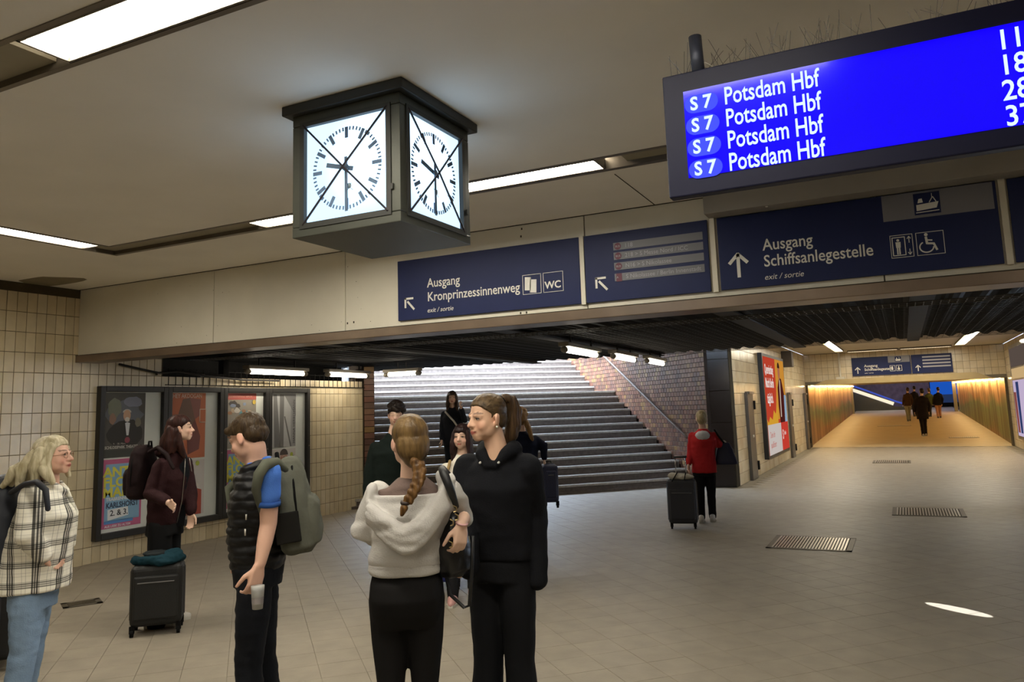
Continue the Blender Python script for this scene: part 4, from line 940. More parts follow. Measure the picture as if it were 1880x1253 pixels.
class Person:
    def __init__(s, label, D, az, haz, hp, head_px, torso, hs=1.0, hroll=0, skin=None, vox=.006, fat=1.0, ground=0.0, group=None, az_floor=None, foot=None):
        s.az, s.D = math.radians(az), D; s.vox = vox
        s.R = V((math.cos(s.az), -math.sin(s.az), 0)); s.F = V((math.sin(s.az), math.cos(s.az), 0))
        s.c = P(*head_px, D); s.M = hframe(math.radians(haz), math.radians(hp), math.radians(hroll)); s.hs = hs
        s.T = [P(x, y, D) for x, y in torso]       # neck, chest, waist, pelvis
        base = V((s.T[3].x, s.T[3].y, ground)) if foot is None else V((foot.x, foot.y, ground))
        s.g = ground
        s.root = empty('person', base, 0, label, 'person', group); s.inv = inv_of(s.root)
        s.skin = skin; s.body = MB(); s.fat = fat
    def L(s, p): return s.inv @ p
    def rel(s, p, r=0, f=0, u=0): return p+s.R*r+s.F*f+V((0, 0, u))
    def ring(s, p, w, d, r=0, f=0): return (s.rel(p, r, f), s.R*w, s.F*d)
    def add_head(s, neckr=.052):
        head(s.body, s.c, s.M, s.hs, fat=s.fat)
        b = s.c+s.M @ V((0, -.022, -.06))*s.hs
        s.body.caps([b, (b+s.T[0])/2, s.T[0]-V((0, 0, .03))], [neckr*.97, neckr, neckr*1.15], 16)
    def finish_body(s, smooth=4):
        me = voxel(s.body, s.vox, smooth, 'body')
        facecol(me, s.c, s.M, s.hs, s.skin)
        inv = s.inv
        me.transform(inv)
        s.bo = finish('body', me, s.skin, s.root); 
        if s.vox < .009: eyes(s.root, s.c, s.M, s.hs, inv)
        return s.bo
    def garment(s, name, mb, m, vox=.01, smooth=3, wr=0, sc=(9, 9, 16), seed=0, fn=None):
        me = voxel(mb, vox, smooth, name); me.transform(s.inv)
        if wr: wrinkle(me, wr, sc, seed, fn)
        return finish(name, me, m, s.root)
    def part(s, name, mb, m, smooth=True): return obj(name, mb, m, s.root, smooth)
    def hairpiece(s, name, mb, m, vox=.008, smooth=2, wr=.004, sc=(30, 30, 7), seed=1):
        return s.garment(name, mb, m, vox, smooth, wr, sc, seed)
    def H(s, x, y, z): return s.c+s.M @ V((x, y, z))*s.hs
def shoe(p, toe, m, par, name='shoe', s=1.0):
    """p ankle-ground point, toe = direction"""
    t = V(toe).normalized(); sd = t.cross(V((0, 0, 1)))
    mb = MB(); mb.caps([p-t*.06*s+V((0, 0, .045)), p+t*.02*s+V((0, 0, .048)), p+t*.11*s+V((0, 0, .038)), p+t*.165*s+V((0, 0, .03))], [.042*s, .045*s, .042*s, .03*s], 12)
    mb.caps([p-t*.05*s+V((0, 0, .07)), p+V((0, 0, .10))], [.04*s, .042*s], 12)
    me = voxel(mb, .008, 1, name); me.transform(inv_of(par)); o = finish(name, me, m, par)
    so = MB(); q = [(p+t*a*s+sd*b*s) for a, b in ((-.1, -.03), (-.1, .03), (.02, .045), (.13, .045), (.19, .02), (.19, -.02), (.13, -.045), (.02, -.045))]
    so.rings([[a+V((0, 0, .001)) for a in q], [a+V((0, 0, .025)) for a in q]]); obj('sole', so, mat('sole', 'b9b4a8', .7), o_wrap(o), False, fix=True)
    return o
def o_wrap(o): return o
def path_torso(mb, rs, pw=2.3): mb.loft(rs, 30, pw)
SK1 = skinmat('skin_light', 'd9b59e', flush='cf8f80'); SK2 = skinmat('skin_tan', 'd6ae92', flush='cc9078'); SK3 = skinmat('skin_rosy', 'd8ad96', flush='cf8a76')

# ---- standing woman in black hoodie
def legs(mb, p, hipw, knee, ankle, rs, k_off=(0, 0)):
    pass
def leg_pts(p, side, hw, kf=0.0, af=0.0, kr=None, ar=None, knee_z=None, hip_up=0):
    hip = p.rel(p.T[3], side*hw, 0, hip_up); g = p.g
    kz = knee_z if knee_z else g+(hip.z-g)*.52
    k = p.rel(V((p.T[3].x, p.T[3].y, kz)), side*(kr if kr is not None else hw*.9), kf); a = p.rel(V((p.T[3].x, p.T[3].y, g+.08)), side*(ar if ar is not None else hw*.9), af)
    return hip, k, a

# ================= woman in the black hoodie
p = Person('tall woman in a black hoodie with her hair in a ponytail, smiling to the left', 3.95, 176, 207, -4, (894, 768), [(914, 832), (912, 880), (914, 965), (920, 1030)], 1.02, skin=SK2, hroll=.04)
hood5 = p
p.add_head(.055)
cn, ch, wa, pe = p.T
shR, shL = p.rel(ch, .165, -.01, .055), p.rel(ch, -.165, -.01, .055)
eR, wR = P(852, 945, 3.93), P(858, 1010, 3.80)
eL, wL = P(982, 945, 3.97), P(985, 1028, 3.90)
for a, b, c in ((shR, eR, wR), (shL, eL, wL)): p.body.caps([a, b, c], [.045, .038, .026], 12)
path_torso(p.body, [p.ring(pe, .14, .10), p.ring(wa, .12, .085), p.ring(ch, .15, .10), p.ring(p.rel(cn, 0, 0, -.03), .07, .06)])
hand(p.body, wL, V((0, 0, -1)), p.F, .35, .95); hand(p.body, wR, V((0, 0, -1)), p.F, .35, .95)
LG = [leg_pts(p, s_, .085, kr=.085, ar=.11) for s_ in (1, -1)]
for h_, k_, a_ in LG: p.body.caps([h_, k_, a_], [.075, .05, .035])
p.finish_body()
g = MB()
path_torso(g, [p.ring(p.rel(pe, 0, 0, .02), .185, .135), p.ring(p.rel(pe, 0, 0, .07), .188, .14), p.ring(wa, .18, .135), p.ring(p.rel(ch, 0, 0, -.04), .192, .14), p.ring(p.rel(ch, 0, -.01, .045), .18, .115), p.ring(p.rel(cn, 0, -.02, -.03), .10, .09)])
for a, b, c in ((shR, eR, wR), (shL, eL, wL)):
    e_ = c+(c-b).normalized()*.10
    g.caps([a+V((0, 0, -.005)), b, e_], [.078, .068, .052], 14)
# hood collar, V opening in front
for s_ in (1, -1):
    g.caps([p.rel(cn, s_*.02, .085, -.055), p.rel(cn, s_*.065, .055, -.005), p.rel(cn, s_*.085, -.02, .02), p.rel(cn, s_*.05, -.09, .015), p.rel(cn, 0, -.11, -.01)], [.022, .034, .042, .05, .055], 12)
m_blackc = mat('black_cotton', '15161a', .85, var=.15, vscale=10, bump=.25, bscale=160)
p.garment('hoodie', g, m_blackc, .009, 3, .006, (9, 9, 12), 2)
g = MB()
path_torso(g, [p.ring(p.rel(pe, 0, 0, -.09), .165, .12), p.ring(pe, .172, .125), p.ring(p.rel(pe, 0, 0, .08), .16, .115)])
for h_, k_, a_ in LG:
    g.caps([p.rel(h_, 0, 0, -.02), (h_+k_)/2, k_, (k_+a_)/2, a_+V((0, 0, -.03))], [.095, .09, .075, .085, .105], 16)
p.garment('trousers', g, mat('black_trousers', '17181b', .8, bump=.15, bscale=120), .01, 3, .004, (8, 8, 10), 3)
for h_, k_, a_ in LG: shoe(V((a_.x, a_.y, 0)), p.F, mat('white_shoe', 'bab6ae', .6), p.root)
# hair: cap, ponytail
h = MB()
h.ell(p.H(0, -.012, .040), (.0815, .103, .086), p.M, 24, 14)
h.ell(p.H(0, -.045, .0), (.074, .068, .07), p.M)
p.m_h = hairmat('hair_dark_blonde', '35291b', '66533a', (40, 14, 40))
hm = voxel(h, .0045, 3, 'hair')
# cut the face free: push vertices in front of the hairline inside the skull
def hairline(me, p, zf=.062, slope=.9, back=.02):
    Mi = p.M.transposed()
    for v in me.vertices:
        q = Mi @ (v.co-p.c)/p.hs
        lim = zf-slope*max(0, .075-q.y)*1.0
        t = min(1, max(0, (q.y-back)/.008))*min(1, max(0, (lim-q.z)/.008)); t = t*t*(3-2*t)
        if t > 0:
            q2 = q*.74; q2.y = min(q2.y, q.y-.025); v.co = p.c+p.M @ (q.lerp(q2, t)*p.hs)
hairline(hm, p, .074, .95); hm.transform(p.inv); wrinkle(hm, .003, (20, 20, 20), 4); finish('hair', hm, p.m_h, p.root)
h = MB()
t0 = p.H(.0, -.105, .075)
h.caps([p.H(0, -.09, .07), p.H(0, -.115, .09), p.H(-.005, -.15, .075), p.H(-.01, -.165, .02), p.H(-.01, -.15, -.05), p.H(0, -.13, -.11), p.H(0, -.12, -.16)], [.018, .026, .034, .04, .042, .036, .022], 12)
p.hairpiece('ponytail', h, hairmat('hair_brown', '2a1e16', '5a452f'), .006, 1, .008, (40, 40, 9), 2)
p.part('hair_tie', MB().tube([p.H(0, -.095, .078), p.H(0, -.102, .083)], .024, 12), m_darker)
er = MB(); er.ell(p.H(-.079, .0, -.043), (.006,)*3, None, 8, 6); er.ell(p.H(.079, .0, -.043), (.006,)*3, None, 8, 6); p.part('earring', er, mat('pearl', 'e8e4d8', .15))['label'] = 'pearl stud earrings'
ey = MB()
for s_ in (1, -1): ey.tube([p.rel(cn, s_*.05, .104, -.04), p.rel(cn, s_*.05, .112, -.042)], .006, 8)
p.part('eyelet', ey, m_white)

# ================= woman with the braid, from behind
p = Person('woman with a long braid in a grey off-shoulder sweater seen from behind', 3.55, -33, -48, -6, (752, 812), [(757, 872), (757, 925), (750, 1012), (747, 1075)], 1.0, skin=SK1)
braid = p
p.add_head(.05); cn, ch, wa, pe = p.T
shL, shR = P(700, 905, 3.55), P(822, 903, 3.55)
eL, wL = P(672, 972, 3.55), P(700, 992, 3.78)
eR, wR = P(853, 955, 3.62), P(838, 968, 3.80)
for a, b, c in ((shL, eL, wL), (shR, eR, wR)): p.body.caps([a, b, c], [.042, .036, .025], 12)
path_torso(p.body, [p.ring(pe, .15, .10), p.ring(wa, .115, .08), p.ring(ch, .145, .09), p.ring(p.rel(cn, 0, 0, -.03), .07, .055)])
hand(p.body, wL, p.F*.6+V((0, 0, .2)), p.R+V((0, 0, 1)), .5, .92)
hand(p.body, P(847, 962, 3.46), V((0, 0, -1))-p.R*.1-p.F*.1, -p.R*.8-p.F*.5, .45, .98)
p.body.caps([eR, P(852, 950, 3.52), P(847, 964, 3.46)], [.03, .027, .025])
LG = [leg_pts(p, s_, .082, kr=.075, ar=.085) for s_ in (1, -1)]
for h_, k_, a_ in LG: p.body.caps([h_, k_, a_], [.075, .05, .035])
p.finish_body()
g = MB()
path_torso(g, [p.ring(p.rel(wa, 0, 0, -.09), .155, .11), p.ring(wa, .135, .10), p.ring(p.rel(ch, 0, 0, 0), .17, .115), p.ring(p.rel(ch, 0, 0, .07), .172, .095), p.ring(p.rel(cn, 0, -.01, -.055), .115, .075), p.ring(p.rel(cn, 0, -.005, -.01), .062, .058)])
p.garment('tee_shirt', g, mat('taupe_cotton', '6a5a54', .85, bump=.15, bscale=150), .009, 3, .003, (9, 9, 9), 5)
g = MB()
path_torso(g, [p.ring(p.rel(wa, -.01, 0, -.055), .165, .13), p.ring(p.rel(wa, -.01, 0, -.02), .172, .138), p.ring(p.rel(wa, 0, 0, .06), .165, .13), p.ring(p.rel(ch, 0, 0, -.03), .185, .14), p.ring(p.rel(ch, 0, -.005, .03), .19, .13), p.ring(p.rel(ch, 0, -.005, .05), .186, .128)], 2.5)
g.caps([p.rel(shL, -.015, 0, -.01), p.rel(eL, -.005, 0, .0), wL], [.062, .066, .04], 14)
g.caps([p.rel(shR, .01, 0, 0), p.rel(eR, .0, 0, .01)], [.062, .045], 14)
# slipped hood: swag of cloth hanging across the back
def swag(dx, dz, r0):
    pts = []
    for i in range(11):
        t = i/10; x = -.185+.36*t
        z = -.02 - .15*math.sin(math.pi*(t*.92+.04))**1.1 + .10*t**2 + dz
        pts.append(p.rel(ch, x+dx, -.125-.035*math.sin(math.pi*t), z))
    g.caps(pts, [r0*(.7+.5*math.sin(math.pi*i/10)) for i in range(11)], 12)
swag(0, .060, .018); swag(0, .045, .030); swag(0, .012, .030); swag(.0, -.02, .024)
g.caps([p.rel(ch, .13, -.09, .13), p.rel(ch, .145, -.11, .06), p.rel(ch, .11, -.13, .0)], [.02, .026, .026]); g.caps([p.rel(ch, .145, -.03, .11), p.rel(ch, .17, .0, .08)], [.026, .03])
g.caps([p.rel(ch, -.175, -.06, .09), p.rel(ch, -.19, -.08, .03), p.rel(ch, -.17, -.1, -.03)], [.018, .026, .028])
m_sw = mat('pale_grey_jersey', 'bcb9b4', .9, var=.04, bump=.2, bscale=140)
p.garment('sweater', g, m_sw, .008, 2, .010, (5, 5, 15), 6)
hm_ = MB()
for k in range(3): hm_.loft([p.ring(p.rel(wa, -.01, 0, -.04-.018*k+.004), .166+.004*k, .13+.002*k), p.ring(p.rel(wa, -.01, 0, -.05-.018*k), .172-.002*k, .136), p.ring(p.rel(wa, -.01, 0, -.058-.018*k), .164, .128)], 36)
p.garment('sweater_hem', hm_, m_sw, .006, 1, .004, (6, 6, 10), 8)
g = MB()
path_torso(g, [p.ring(p.rel(pe, 0, -.01, -.17), .150, .10), p.ring(p.rel(pe, 0, -.02, -.11), .163, .128), p.ring(p.rel(pe, 0, -.03, -.04), .169, .142), p.ring(p.rel(pe, 0, -.025, .02), .164, .137), p.ring(p.rel(pe, 0, -.01, .07), .151, .12), p.ring(p.rel(pe, 0, 0, .13), .137, .105)])
for h_, k_, a_ in LG: g.caps([p.rel(h_, 0, -.01, -.05), (h_+k_)/2, k_, (k_*.6+a_*.4), a_+V((0, 0, -.02))], [.092, .083, .058, .06, .042], 16)
p.garment('leggings', g, mat('black_leggings', '181717', .8, bump=.05, bscale=200), .009, 6)
for h_, k_, a_ in LG: shoe(V((a_.x, a_.y, 0)), p.F, mat('white_shoe', 'bab6ae', .6), p.root)
m_bh = hairmat('hair_honey', '46351f', '745c38', (40, 40, 8))
h = MB(); h.ell(p.H(0, -.014, .04), (.084, .104, .088), p.M, 24, 14); h.ell(p.H(0, -.055, -.02), (.078, .066, .085), p.M); h.ell(p.H(0, -.06, -.07), (.05, .045, .05), p.M)
hm = voxel(h, .0045, 3, 'hair'); hairline(hm, p, .06, .9); hm.transform(p.inv); wrinkle(hm, .004, (26, 26, 8), 4); finish('hair', hm, m_bh, p.root)
h = MB(); pts = [P(766, 850, 3.42), P(771, 868, 3.40), P(768, 885, 3.38), P(760, 902, 3.36), P(750, 920, 3.35), P(741, 934, 3.35)]
for i in range(15):
    t = i/14*4.4; a = int(min(t, 4)); q = pts[a].lerp(pts[a+1], t-a); r = .030-.0008*i
    h.ell(q+p.R*(.011 if i % 2 else -.011), (r*.75, r*.62, r*.85), Matrix.Rotation(.5 if i % 2 else -.5, 3, V((p.F))))
p.hairpiece('braid', h, hairmat('hair_braid', '3d2815', '75552e'), .005, 1, .002, (60, 60, 60), 3)
tb = MB(); tb.caps([P(742, 934, 3.34), P(738, 945, 3.33)], [.018, .009]); p.hairpiece('braid_tip', tb, MATS['hair_braid'], .005, 0, .003)
p.part('hair_tie', MB().tube([P(744, 921, 3.35), P(743, 926, 3.35)], .020, 12), mat('tie_brown', '2e2320', .6))
p.part('bracelet', MB().tube([P(848, 960, 3.46), P(847.5, 963, 3.46)], .029, 14), mat('pink_band', 'd8a8a8', .5))

# ================= man with the vest
p = Person('young man in a black padded vest and blue polo shirt seen from the side', 3.98, -128, -99, -24, (455, 803), [(472, 856), (474, 905), (470, 975), (474, 1035)], 1.0, skin=SK3, fat=.97)
man = p
p.add_head(.054); cn, ch, wa, pe = p.T
shL, eL, wL = P(495, 868, 3.78), P(493, 962, 3.78), P(478, 1035, 3.72)
shR, eR, wR = p.rel(ch, .17, 0, .05), p.rel(ch, .2, .02, -.22), p.rel(pe, .2, .1, .02)
p.body.caps([shL, (shL+eL)/2, eL, (eL*.55+wL*.45), wL], [.05, .047, .041, .038, .027], 14); p.body.caps([shR, eR, wR], [.045, .038, .026], 12)
path_torso(p.body, [p.ring(pe, .14, .10), p.ring(wa, .125, .085), p.ring(ch, .155, .10), p.ring(p.rel(cn, 0, 0, -.03), .07, .06)])
hand(p.body, P(475, 1040, 3.71), V((0, 0, -1))+p.F*.22, p.F*.7-p.R*.5, .42, 1.06)
hand(p.body, wR, V((0, 0, -1)), p.F, .4, 1.0)
LG = [leg_pts(p, s_, .085, kr=.095, ar=.10, kf=(.03 if s_ < 0 else -.02), af=(-.02 if s_ < 0 else -.08)) for s_ in (1, -1)]
for h_, k_, a_ in LG: p.body.caps([h_, k_, a_], [.075, .05, .035])
p.finish_body()
g = MB(); path_torso(g, [p.ring(p.rel(wa, 0, 0, 0), .13, .09), p.ring(ch, .145, .10), p.ring(p.rel(ch, 0, 0, .05), .14, .08), p.ring(p.rel(cn, 0, 0, -.03), .07, .068)])
g.caps([shL, shL.lerp(eL, .46)], [.058, .054], 16); g.caps([shR, shR.lerp(eR, .5)], [.062, .06], 16)
for s_ in (1, -1): g.caps([p.rel(cn, s_*.02, .07, -.045), p.rel(cn, s_*.06, .03, .01), p.rel(cn, s_*.045, -.045, .035), p.rel(cn, 0, -.06, .035)], [.012, .014, .014, .014], 10)
m_blue = mat('blue_polo', '4d7ad0', .8, var=.05, bump=.2, bscale=160)
p.garment('polo_shirt', g, m_blue, .008, 2, .004, (12, 12, 12), 7)
cf = MB(); q = shL.lerp(eL, .46); dd = (eL-shL).normalized(); cf.tube([q+dd*.022, q+dd*.046], .0555, 20); p.part('sleeve_hem', cf, mat('blue_hem', '34589c', .8))
g = MB(); rs_ = []
tops = [(pe, -.015, .146, .122), (pe, .03, .166, .138), (wa, .0, .162, .136), (ch, -.06, .17, .138), (ch, .0, .172, .134), (ch, .045, .158, .11), (cn, -.05, .125, .105), (cn, -.02, .085, .085)]
zb_, zt2 = pe.z-.02, cn.z-.022; nq = 11
def prof(z):
    pts = [(a.z+u, a, w_, d_) for a, u, w_, d_ in tops]; 
    for i in range(len(pts)-1):
        if pts[i][0] <= z <= pts[i+1][0]:
            t = (z-pts[i][0])/(pts[i+1][0]-pts[i][0]); a = pts[i][1].lerp(pts[i+1][1], t); return V((a.x, a.y, z)), pts[i][2]*(1-t)+pts[i+1][2]*t, pts[i][3]*(1-t)+pts[i+1][3]*t
    e = pts[0] if z < pts[0][0] else pts[-1]; return V((e[1].x, e[1].y, z)), e[2], e[3]
for i in range(nq*5+1):
    z = zb_+(zt2-zb_)*i/(nq*5); c_, w_, d_ = prof(z); puff = math.sqrt(abs(math.sin(math.pi*i/5)))*.011-.006
    rs_.append((c_, p.R*(w_+puff), p.F*(d_+puff)))
g.loft(rs_, 36, 2.4)
for s_ in (1, -1): g.caps([p.rel(cn, s_*.018, .095, -.06), p.rel(cn, s_*.07, .045, -.01), p.rel(cn, s_*.06, -.05, .02), p.rel(cn, 0, -.075, .02)], [.022, .024, .024, .024], 10)
p.garment('padded_vest', g, mat('black_nylon', '131314', .5, bump=.2, bscale=40, spec=.25), .007, 1, .008, (14, 14, 24), 9)
zp = MB(); zp.tube([P(452, 945, 3.80), P(452, 955, 3.80)], .004, 6); zp.tube([P(450, 972, 3.80), P(450, 984, 3.80)], .004, 6); p.part('zip_pull', zp, m_white)
lg = MB(); lg.poly([P(442, 872, 3.76), P(447, 885, 3.76), P(452, 873, 3.76)]); 
g = MB(); path_torso(g, [p.ring(p.rel(pe, 0, 0, -.1), .15, .118), p.ring(pe, .158, .128), p.ring(p.rel(pe, 0, 0, .08), .148, .12)])
for h_, k_, a_ in LG: g.caps([p.rel(h_, 0, 0, -.03), (h_+k_)/2, k_, (k_+a_)/2, a_+V((0, 0, -.03))], [.09, .082, .066, .062, .055], 16)
p.garment('trousers', g, mat('dark_navy_denim', '16181d', .75, bump=.2, bscale=90), .009, 2, .006, (10, 10, 18), 4)
for h_, k_, a_ in LG: shoe(V((a_.x, a_.y, 0)), p.F, mat('dark_shoe', '2a2624', .6), p.root)
h = MB(); h.ell(p.H(0, -.012, .040), (.082, .103, .084), p.M, 24, 14); h.ell(p.H(0, -.055, .0), (.077, .058, .060), p.M); h.caps([p.H(-.045, .065, .065), p.H(0, .08, .068), p.H(.045, .065, .065)], [.022, .024, .022])
hm = voxel(h, .0045, 3, 'hair'); hairline(hm, p, .05, .5, .0); hm.transform(p.inv); wrinkle(hm, .0045, (46, 46, 20), 5); finish('hair', hm, hairmat('hair_dark_brown', '2b2015', '4a3a26', (60, 60, 14)), p.root)

# ================= woman in the plaid shirt
p = Person('blonde woman with glasses in a black and white plaid overshirt and jeans', 4.75, 44, 62, 3, (99, 838), [(88, 884), (82, 930), (72, 1005), (62, 1075)], 1.0, skin=SK3, fat=1.1)
plaid = p
p.add_head(.056); cn, ch, wa, pe = p.T
shR, eR, wR = P(62, 908, 4.6), P(50, 985, 4.53), P(82, 1024, 4.60)
shL, eL, wL = p.rel(ch, -.18, 0, .05), p.rel(ch, -.22, .0, -.2), p.rel(pe, -.13, .03, .08)
for a, b, c in ((shL, eL, wL), (shR, eR, wR)): p.body.caps([a, b, c], [.045, .038, .026], 12)
path_torso(p.body, [p.ring(pe, .15, .12), p.ring(wa, .13, .11), p.ring(ch, .15, .11), p.ring(p.rel(cn, 0, 0, -.03), .07, .06)])
hand(p.body, wR, p.F*.5-p.R*.8+V((0, 0, -.6)), V((0, 0, 1)), .5, .9); hand(p.body, wL, p.F*.1+p.R*.6+V((0, 0, -.6)), V((0, 0, 1)), .4, .9)
LG = [leg_pts(p, s_, .085, kr=.09, ar=.10, kf=-.02, af=-.06) for s_ in (1, -1)]
for h_, k_, a_ in LG: p.body.caps([h_, k_, a_], [.08, .05, .035])
p.finish_body()
def plaidmat():
    m = bpy.data.materials.new('plaid_flannel'); m.use_nodes = True; nt = m.node_tree; N = nt.nodes; L = nt.links; b = N['Principled BSDF']; b.inputs['Roughness'].default_value = .9
    tc = N.new('ShaderNodeTexCoord'); sx = N.new('ShaderNodeSeparateXYZ'); L.new(tc.outputs['Object'], sx.inputs[0])
    at = N.new('ShaderNodeMath'); at.operation = 'ARCTAN2'; L.new(sx.outputs['Y'], at.inputs[0]); L.new(sx.outputs['X'], at.inputs[1])
    ms = N.new('ShaderNodeMath'); ms.operation = 'MULTIPLY'; ms.inputs[1].default_value = .19; L.new(at.outputs[0], ms.inputs[0])
    def bands(src, off):
        a = N.new('ShaderNodeMath'); a.operation = 'MULTIPLY_ADD'; a.inputs[1].default_value = 1/.118; a.inputs[2].default_value = off+20; L.new(src, a.inputs[0])
        f = N.new('ShaderNodeMath'); f.operation = 'FRACT'; L.new(a.outputs[0], f.inputs[0])
        r = N.new('ShaderNodeValToRGB'); r.color_ramp.interpolation = 'CONSTANT'; cr = r.color_ramp
        st = [(0, 1), (.08, .12), (.15, .8), (.19, .1), (.24, .75), (.28, .1), (.35, .85), (.38, .35), (.41, 1), (.68, .62), (.70, 1), (.84, .62), (.86, 1)]
        while len(cr.elements) < len(st): cr.elements.new(.5)
        for e, (q, v) in zip(cr.elements, st): e.position = q; e.color = (v, v, v, 1)
        L.new(f.outputs[0], r.inputs['Fac']); return r.outputs['Color']
    mx = N.new('ShaderNodeMix'); mx.data_type = 'RGBA'; mx.blend_type = 'MULTIPLY'; mx.inputs[0].default_value = .82
    L.new(bands(ms.outputs[0], .1), mx.inputs[6]); L.new(bands(sx.outputs['Z'], .35), mx.inputs[7])
    m2 = N.new('ShaderNodeMix'); m2.data_type = 'RGBA'; m2.blend_type = 'MULTIPLY'; m2.inputs[0].default_value = 1; m2.inputs[7].default_value = (*lin('efebdc'), 1)
    L.new(mx.outputs[2], m2.inputs[6]); L.new(m2.outputs[2], b.inputs['Base Color'])
    return m
m_pl = plaidmat()
g = MB(); path_torso(g, [p.ring(p.rel(pe, 0, 0, -.02), .205, .20), p.ring(p.rel(pe, 0, 0, .05), .205, .20), p.ring(wa, .195, .185), p.ring(p.rel(ch, 0, .01, -.05), .195, .172), p.ring(p.rel(ch, 0, .0, .04), .185, .13), p.ring(p.rel(cn, 0, -.01, -.04), .10, .09)])
g.caps([shR, eR, eR.lerp(wR, .85)], [.078, .075, .058], 16); g.caps([shL, eL, wL], [.075, .07, .055], 16)
for s_ in (1, -1): g.caps([p.rel(cn, s_*.03, .10, -.07), p.rel(cn, s_*.08, .05, -.02), p.rel(cn, s_*.07, -.04, .0), p.rel(cn, 0, -.08, .0)], [.02, .02, .022, .022], 10)
p.garment('plaid_overshirt', g, m_pl, .009, 3, .008, (7, 7, 11), 11)
fl = MB(); fl.obox(p.rel(ch, .06, .135, -.10), p.R*.09+p.F*-.02, V((0, 0, .05)), p.F*.008); p.part('pocket_flap', fl, m_pl, False)
g = MB(); g.caps([p.rel(cn, .0, .105, -.06), p.rel(ch, .0, .172, -.05), p.rel(wa, 0, .185, 0)], [.012, .014, .012]); p.part('button_placket', g, m_pl)
g = MB(); path_torso(g, [p.ring(p.rel(pe, 0, 0, -.12), .17, .13), p.ring(pe, .17, .135), p.ring(p.rel(pe, 0, 0, .08), .15, .12)])
for h_, k_, a_ in LG: g.caps([p.rel(h_, 0, 0, -.03), (h_+k_)/2, k_, (k_+a_)/2, a_+V((0, 0, -.02))], [.105, .095, .076, .074, .072], 16)
p.garment('jeans', g, mat('light_denim', '7d94ae', .85, var=.2, vscale=5, bump=.3, bscale=120), .009, 2, .008, (9, 9, 16), 4)
for h_, k_, a_ in LG: shoe(V((a_.x, a_.y, 0)), p.F, mat('dark_shoe', '2a2624', .6), p.root)
m_bl = hairmat('hair_blonde', '9a8e6c', 'd4caac', (40, 40, 7))
h = MB(); h.ell(p.H(0, -.018, .045), (.088, .105, .085), p.M, 20, 12); h.ell(p.H(0, -.06, -.02), (.09, .085, .11), p.M)
hm = voxel(h, .0045, 3, 'hair'); hairline(hm, p, .066, .6); hm.transform(p.inv); wrinkle(hm, .007, (24, 24, 8), 4); finish('hair', hm, m_bl, p.root)
h = MB()
for (a, b) in (((.07, .02, .05), (.085, .015, -.12)), ((.08, -.03, .04), (.10, -.05, -.16)), ((.06, -.08, .03), (.09, -.16, -.16)), ((.0, -.10, .03), (.02, -.24, -.14)), ((-.05, -.09, .03), (-.06, -.20, -.15)), ((-.08, -.03, .03), (-.10, -.06, -.15)), ((-.075, .02, .04), (-.085, .04, -.13)), ((.03, -.1, .0), (.06, -.27, -.15)), ((.075, .0, .0), (.09, .04, -.15))):
    A_, B_ = V(a), V(b); M_ = (A_+B_)/2+V((A_.x*.25, -.02, .0)); h.caps([p.H(*A_), p.H(*M_), p.H(*B_)], [.03, .036, .018], 10)
p.hairpiece('hair_lengths', h, m_bl, .007, 1, .012, (26, 26, 8), 3)
gl = MB()
for s_ in (1, -1):
    gl.tube([p.H(s_*.033+.022*math.cos(t*.6), .098-.01*abs(math.cos(t*.6)), .0+.018*math.sin(t*.6)) for t in range(11)], .0016, 5)
    gl.tube([p.H(s_*.055, .09, .006), p.H(s_*.078, .0, .0)], .0016, 5)
gl.tube([p.H(-.012, .102, .004), p.H(.012, .102, .004)], .0016, 5); p.part('glasses', gl, mat('glasses_rim', '8a5a30', .3))

# ================= woman in maroon jacket
p = Person('woman in a maroon hooded jacket pointing, beside the black suitcase', 6.85, 66, 40, 2, (331, 787), [(322, 828), (312, 868), (308, 920), (303, 955)], 1.0, skin=SK1, vox=.007)
maroon = p
p.add_head(.05); cn, ch, wa, pe = p.T
shR, eR, wR = P(296, 858, 6.70), P(281, 908, 6.62), P(310, 924, 6.47)
shL, eL, wL = P(338, 855, 6.95), P(349, 905, 6.90), P(351, 942, 6.77)
for a, b, c in ((shL, eL, wL), (shR, eR, wR)): p.body.caps([a, b, c], [.045, .038, .026], 12)
path_torso(p.body, [p.ring(pe, .14, .11), p.ring(wa, .12, .10), p.ring(ch, .15, .10), p.ring(p.rel(cn, 0, 0, -.03), .07, .06)])
hand(p.body, wR, P(328, 937, 6.38)-P(310, 924, 6.47), V((0, 0, 1)), .25, .95, .1); hand(p.body, wL, V((0, 0, -1)), p.F, .35, .95)
LG = [leg_pts(p, s_, .085, kr=.08, ar=.09) for s_ in (1, -1)]
for h_, k_, a_ in LG: p.body.caps([h_, k_, a_], [.075, .05, .035])
p.finish_body()
m_mar2 = mat('maroon_fleece', '2e1a1c', .85, var=.15, bump=.3, bscale=90)
g = MB(); path_torso(g, [p.ring(p.rel(pe, 0, 0, -.03), .165, .135), p.ring(wa, .185, .15), p.ring(p.rel(ch, 0, 0, -.05), .19, .155), p.ring(p.rel(ch, 0, 0, .04), .18, .12), p.ring(p.rel(cn, 0, -.01, -.04), .11, .10)])
g.caps([shR, eR, eR.lerp(wR, .8)], [.075, .08, .05], 16); g.caps([shL, eL, eL.lerp(wL, .9)], [.072, .062, .048], 16)
for s_ in (1, -1): g.caps([p.rel(cn, s_*.04, .07, -.06), p.rel(cn, s_*.085, .02, -.02), p.rel(cn, s_*.08, -.08, .01), p.rel(cn, 0, -.13, -.01)], [.025, .035, .045, .05], 12)
p.garment('jacket', g, m_mar2, .01, 2, .008, (8, 8, 12), 12)
